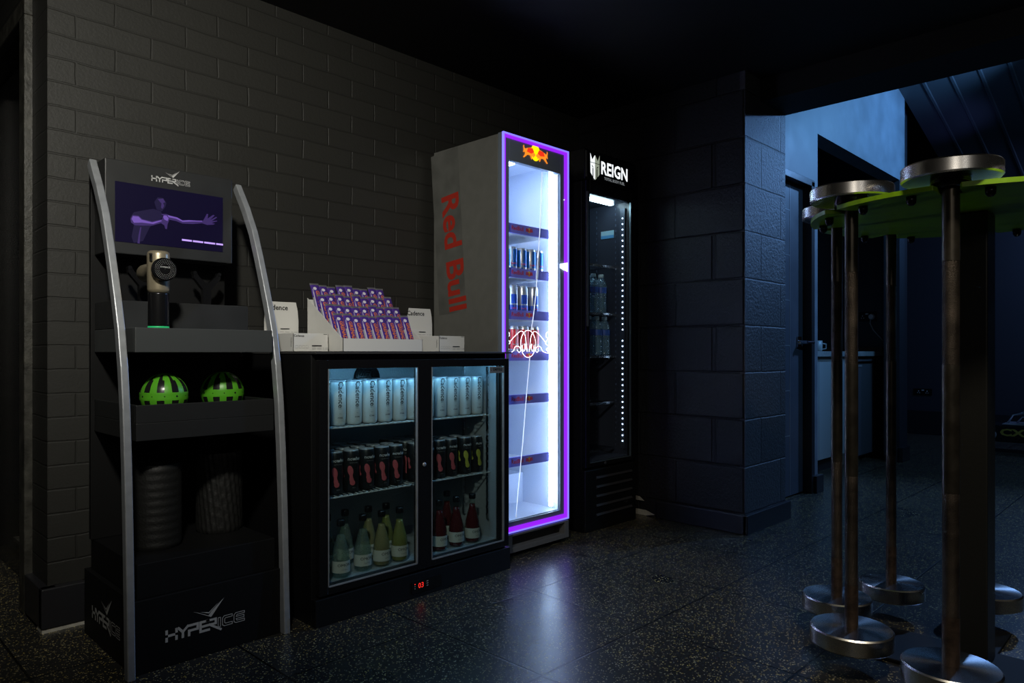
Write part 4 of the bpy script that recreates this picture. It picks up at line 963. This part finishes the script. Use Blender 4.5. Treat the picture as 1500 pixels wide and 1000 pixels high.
# ------------------------------------------------------------------ barbell rack
RC = (2.41, .488)
RK = thing('barbell_rack', 'black post barbell rack with a round lime green notched top plate', 'barbell rack', (RC[0], RC[1], 0))
HOLD = 8; ANG = [math.radians(5+45*k) for k in range(8)]
GRN = mat('lime_powder_coat', (.30,.58,.015), .38, noise=.15, nscale=15, bump=.1, bscale=200)
RUST = mat('chipped_brown_edge', (.10,.06,.035), .6, noise=.4, nscale=60)
pts = []
R_out, R_in, hw = .428, .342, .024
for k in range(8):
    a = ANG[k]; c_, s_ = math.cos(a), math.sin(a)
    def loc(u, v): return (u*c_-v*s_, u*s_+v*c_)
    pts.append(loc(math.sqrt(R_out**2-.030**2), -.030)); pts.append(loc(.40, -hw))
    for j in range(9):
        t = -PI/2-PI*j/8; pts.append(loc(.365+hw*math.cos(t)*1, hw*math.sin(t)))
    pts.append(loc(.40, hw)); pts.append(loc(math.sqrt(R_out**2-.030**2), .030))
    for j in range(1, 6):
        t = a+math.asin(.030/R_out)+(math.radians(45)-2*math.asin(.030/R_out))*j/6; pts.append((R_out*math.cos(t), R_out*math.sin(t)))
tp = MB().poly(pts, ((RC[0], RC[1], 1.300), (1,0,0), (0,1,0)), .012)
tp.build('top_plate', GRN, RK, .0015)
pr = [(RC[0]-.045, RC[1]-.060), (RC[0]+.045, RC[1]+.060)]
MB().box(RC[0]-.052, RC[0]+.052, RC[1]-.052, RC[1]+.052, .012, 1.2995).build('post', mat('dark_olive_post', (.020,.020,.018), .4, bump=.1, bscale=100), RK, .004)
MB().box(2.245, 2.505, .10, .742, 0, .012).box(2.10, 2.72, RC[1]-.05, RC[1]+.05, 0, .011).build('base_plate', mat('matte_black_base', (.008,.008,.009), .7, spec=.2), RK, .003)
bo = MB()
for a in ANG:
    for sg in (-1, 1):
        t = a+sg*math.radians(12.5); x, y = RC[0]+.392*math.cos(t), RC[1]+.392*math.sin(t)
        MB().lathe([(.001,-.024),(.006,-.023),(.011,-.017),(.012,-.010),(.012,-.001),(.001,-.001)], (x, y, 1.300), 16).build('rubber_stop', BLACKG, RK)
KN = mat('rusty_knurled_steel', (.085,.068,.055), .42, metal=.7, noise=.5, nscale=18, bump=.6, bscale=500)
SH = mat('dark_bar_steel', (.12,.105,.085), .35, metal=.8, noise=.25, nscale=25)
RU = mat('rust_patch_steel', (.095,.062,.045), .5, metal=.4, noise=.5, nscale=40, bump=.4, bscale=300)
def barbell(R, rb, label):
    t = thing('barbell', label, 'barbell', (0,0,0), 'barbells hanging upright in the rack')
    b = MB().lathe([(rb,.048),(rb,.17)], n=28, mi=2).lathe([(rb*.97,.17),(rb*.97,.48)], n=28, mi=0).lathe([(rb,.48),(rb,.80)], n=28, mi=1).lathe([(rb*.97,.80),(rb*.97,1.06)], n=28, mi=0).lathe([(rb,1.06),(rb,1.29)], n=28, mi=1)
    b.build('shaft', [KN, SH, RU], t)
    for z0, z1 in ((0.0, .048), (1.262, 1.300)):
        o = MB()
        o.lathe([(.001,z0),(R-.004,z0)], n=64).lathe([(R-.004,z0),(R,z0+.004)], n=64).lathe([(R,z0+.004),(R,z1-.004)], n=64).lathe([(R,z1-.004),(R-.004,z1)], n=64).lathe([(R-.004,z1),(.001,z1)], n=64)
        o.build('end_weight', STEEL, t)
    MB().lathe([(rb,1.2435),(.045,1.2435),(.045,1.262)], n=36).build('collar', BLACKG, t)
    return t
BL = [('barbell nearest the drinks fridges but behind the front one', 3, .109, .018), ('front barbell hanging above the end of the base plate', 4, .1, .1)]
spec = {140: (.110, .0178, 'barbell second from the lit fridges, its round weights overlapping the one behind'),
        95: (.104, .0170, 'barbell nearest the block pier, partly behind its neighbour'),
        50: (.102, .0165, 'barbell standing behind the rack on the door side, seen through the gap'),
        5: (.104, .0170, 'barbell behind the square post, only its foot weight edge showing'),
        185: (.112, .0200, 'largest barbell, right in front of the square post'),
        230: (.112, .0200, 'barbell on the camera side of the rack, cut by the picture edge')}
for a, (R, rb, lab) in spec.items():
    t = barbell(R, rb, lab); x, y = RC[0]+.365*math.cos(math.radians(a)), RC[1]+.365*math.sin(math.radians(a))
    t.location = (x, y, .0690); t.rotation_euler = (0, 0, random.uniform(0, 6))

# ------------------------------------------------------------------ kitchenette beyond
K1 = thing('base_cabinet', 'pale blue-white kitchen base cabinet under the worktop', 'kitchen cabinet', (5.34, 2.3, 0))
KW = mat('pale_grey_kitchen_door', (.42,.45,.46), .35)
MB().box(4.72, 5.93, 2.055, 2.60, .10, .868).build('carcass', KW, K1, .002)
MB().box(4.74, 5.93, 2.09, 2.60, 0, .0995).build('plinth', DKG, K1)
MB().box(5.945, 5.965, 2.03, 2.60, 0, .868).build('end_panel', KW, K1, .001)
for x0_, x1_ in ((4.725, 5.325), (5.33, 5.925)):
    d = MB().box(x0_, x1_, 2.035, 2.054, .105, .863).build('cabinet_door', KW, K1, .002)
wt = MB().box(4.70, 6.745, 2.005, 2.645, .8685, .908).build('worktop', mat('grey_stone_worktop', (.32,.34,.34), .35, noise=.2, nscale=60), None, .003); tag(wt, 'pale grey kitchen worktop running over cabinet and small fridge', 'worktop')
UF = thing('undercounter_fridge', 'dark silver small fridge under the kitchen worktop', 'fridge', (6.19, 2.3, 0))
MB().box(5.985, 6.56, 2.075, 2.58, .02, .845).build('cabinet', DKG, UF, .003)
ud = MB().box(5.985, 6.56, 2.03, 2.072, .05, .845).build('fridge_door', mat('graphite_fridge_door', (.17,.175,.20), .35, metal=.3), UF, .006)
MB().box(6.01, 6.53, 2.022, 2.03, .812, .828).build('handle', CHROME, ud, .002)
MB().box(6.06, 6.22, 2.026, 2.03, .782, .797).build('badge', ALU, ud)
for x in (6.02, 6.52): MB().cyl((x, 2.1, 0), (x, 2.1, .02), .018).build('foot', BLACKG, UF)
up = MB().box(6.715, 6.748, 2.02, 2.60, .9085, .945).build('upstand', mat('brown_wood_upstand', (.09,.055,.035), .5, noise=.3, nscale=20), None, .002); tag(up, 'low brown wooden upstand along the worktop end', 'upstand')
def socket(name_lab, x, y0, y1, z0, z1, plug):
    s = thing('power_socket', name_lab, 'socket', (x, (y0+y1)/2, (z0+z1)/2))
    MB().box(x-.008, x, y0, y1, z0, z1).build('face_plate', BLACKG, s, .002)
    p = MB(); zc_ = (z0+z1)/2
    for yy in (y0+.27*(y1-y0), y0+.73*(y1-y0)):
        p.box(x-.0088, x-.008, yy-.004, yy+.004, zc_+.002, zc_+.014); p.box(x-.0088, x-.008, yy-.014, yy-.006, zc_-.014, zc_-.008); p.box(x-.0088, x-.008, yy+.006, yy+.014, zc_-.014, zc_-.008)
    p.box(x-.0095, x-.008, (y0+y1)/2-.012, (y0+y1)/2+.012, z1-.022, z1-.012)
    p.build('socket_marking', mat('pale_socket_insert', (.7,.72,.75), .4), s)
    if plug:
        pg = thing('plug', 'white plug with its cord in the black kitchen socket', 'plug', (x-.02, y0+.04, zc_))
        MB().cyl((x-.009, y0+.04, zc_), (x-.035, y0+.04, zc_), .026, .020, 20).build('plug_body', mat('white_plug_plastic', (.75,.78,.82), .4), pg, .003)
        MB().tube([(x-.03, y0+.042, zc_-.012), (x-.035, y0+.045, zc_-.06), (x-.03, y0+.02, zc_-.12), (x-.025, y0-.03, zc_-.18), (x-.02, y0-.055, zc_-.215)], .004).build('cord', mat('pale_cord', (.5,.5,.48), .5), pg)
socket('black double socket above the kitchen worktop with a plug in it', 6.7495, 2.075, 2.235, 1.174, 1.26, True)
socket('black double socket low on the far gym wall', 8.799, 2.14, 2.32, .43, .50, False)
tp_ = MB().cyl((5.98,2.42,.908),(5.98,2.42,.95),.02).tube([(5.98,2.42,.94),(5.98,2.42,1.06),(5.96,2.40,1.10),(5.90,2.36,1.10),(5.87,2.33,1.06)], .010).cyl((5.98,2.42,.97),(6.04,2.40,1.0),.007)
o = tp_.build('mixer_tap', CHROME); tag(o, 'chrome kitchen tap standing on the worktop', 'tap')
o = MB().lathe([(.001,0),(.035,0),(.04,.01),(.04,.085),(.035,.085),(.035,.012),(.001,.012)], (5.72,2.2,.9082), 24).tube([(5.72+.04*.7,2.2-.04*.7,.925),(5.745+.04,2.155,.93),(5.745+.04,2.155,.965),(5.72+.04*.7,2.2-.04*.7,.972)], .005).build('mug', KW); tag(o, 'white mug on the kitchen worktop by the door corner', 'mug')
j = thing('dark_jar', 'dark jar with a pale striped cap standing on the worktop', 'jar', (6.12, 2.50, .9082))
MB().lathe([(.001,0),(.045,0),(.048,.01),(.048,.17),(.040,.19)], (6.12,2.50,.9082), 24).build('jar_body', glass('smoked_glass', (.15,.16,.18)), j)
cp = MB().lathe([(.042,.19),(.044,.193),(.044,.25),(.001,.25)], (6.12,2.50,.9082), 24)
cp.build('cap', KW, j)

# ------------------------------------------------------------------ low machine on the gym floor
MC = thing('weight_bench', 'low black gym machine with gold lettering by the far wall', 'gym machine', (7.7, .6, 0))
MB().box(7.60, 7.95, -1.4, 1.40, .10, .25).build('frame', BLACKG, MC, .008)
MB().box(7.62, 7.93, -1.4, 1.30, .255, .262).build('top_trim', ALU, MC)
MB().box(7.55, 8.0, -1.3, 1.0, .0, .03).build('floor_rail', DKG, MC)
for y in (1.1, -.9): MB().box(7.65, 7.9, y-.04, y+.04, .03, .10).build('leg', BLACKG, MC)
MB().cyl((7.57,1.375,.16),(7.60,1.375,.16),.040,n=28).build('wheel', ALU, MC)
gl = MB(); gl.text('CXO', .085, ((7.5995, 1.17, .185), (0,-1,0), (0,0,1)), .04, sx=1.5)
gl.build('lettering', mat('gold_lettering', (.42,.33,.06), .4), MC)
sd = MB().poly([(0,0),(.5,.06),(.9,.05),(.9,-.03),(.35,-.05),(.12,-.04)], ((7.8, 1.10, .52), (0,-1,0), (0,0,1)), .28)
sd.box(7.85, 7.95, .70, .76, .262, .48)
sd.build('saddle', BLACK, MC, .01)
hb = MB().tube([(7.75,1.28,.263),(7.75,1.24,.34),(7.75,1.16,.36),(7.75,1.05,.30),(7.75,.98,.263)], .012).tube([(7.72,.86,.263),(7.72,.80,.31),(7.72,.72,.33)], .016).tube([(7.82,1.22,.263),(7.82,1.18,.32),(7.82,1.10,.30)], .009)
hb.build('handlebar', CHROME, MC)
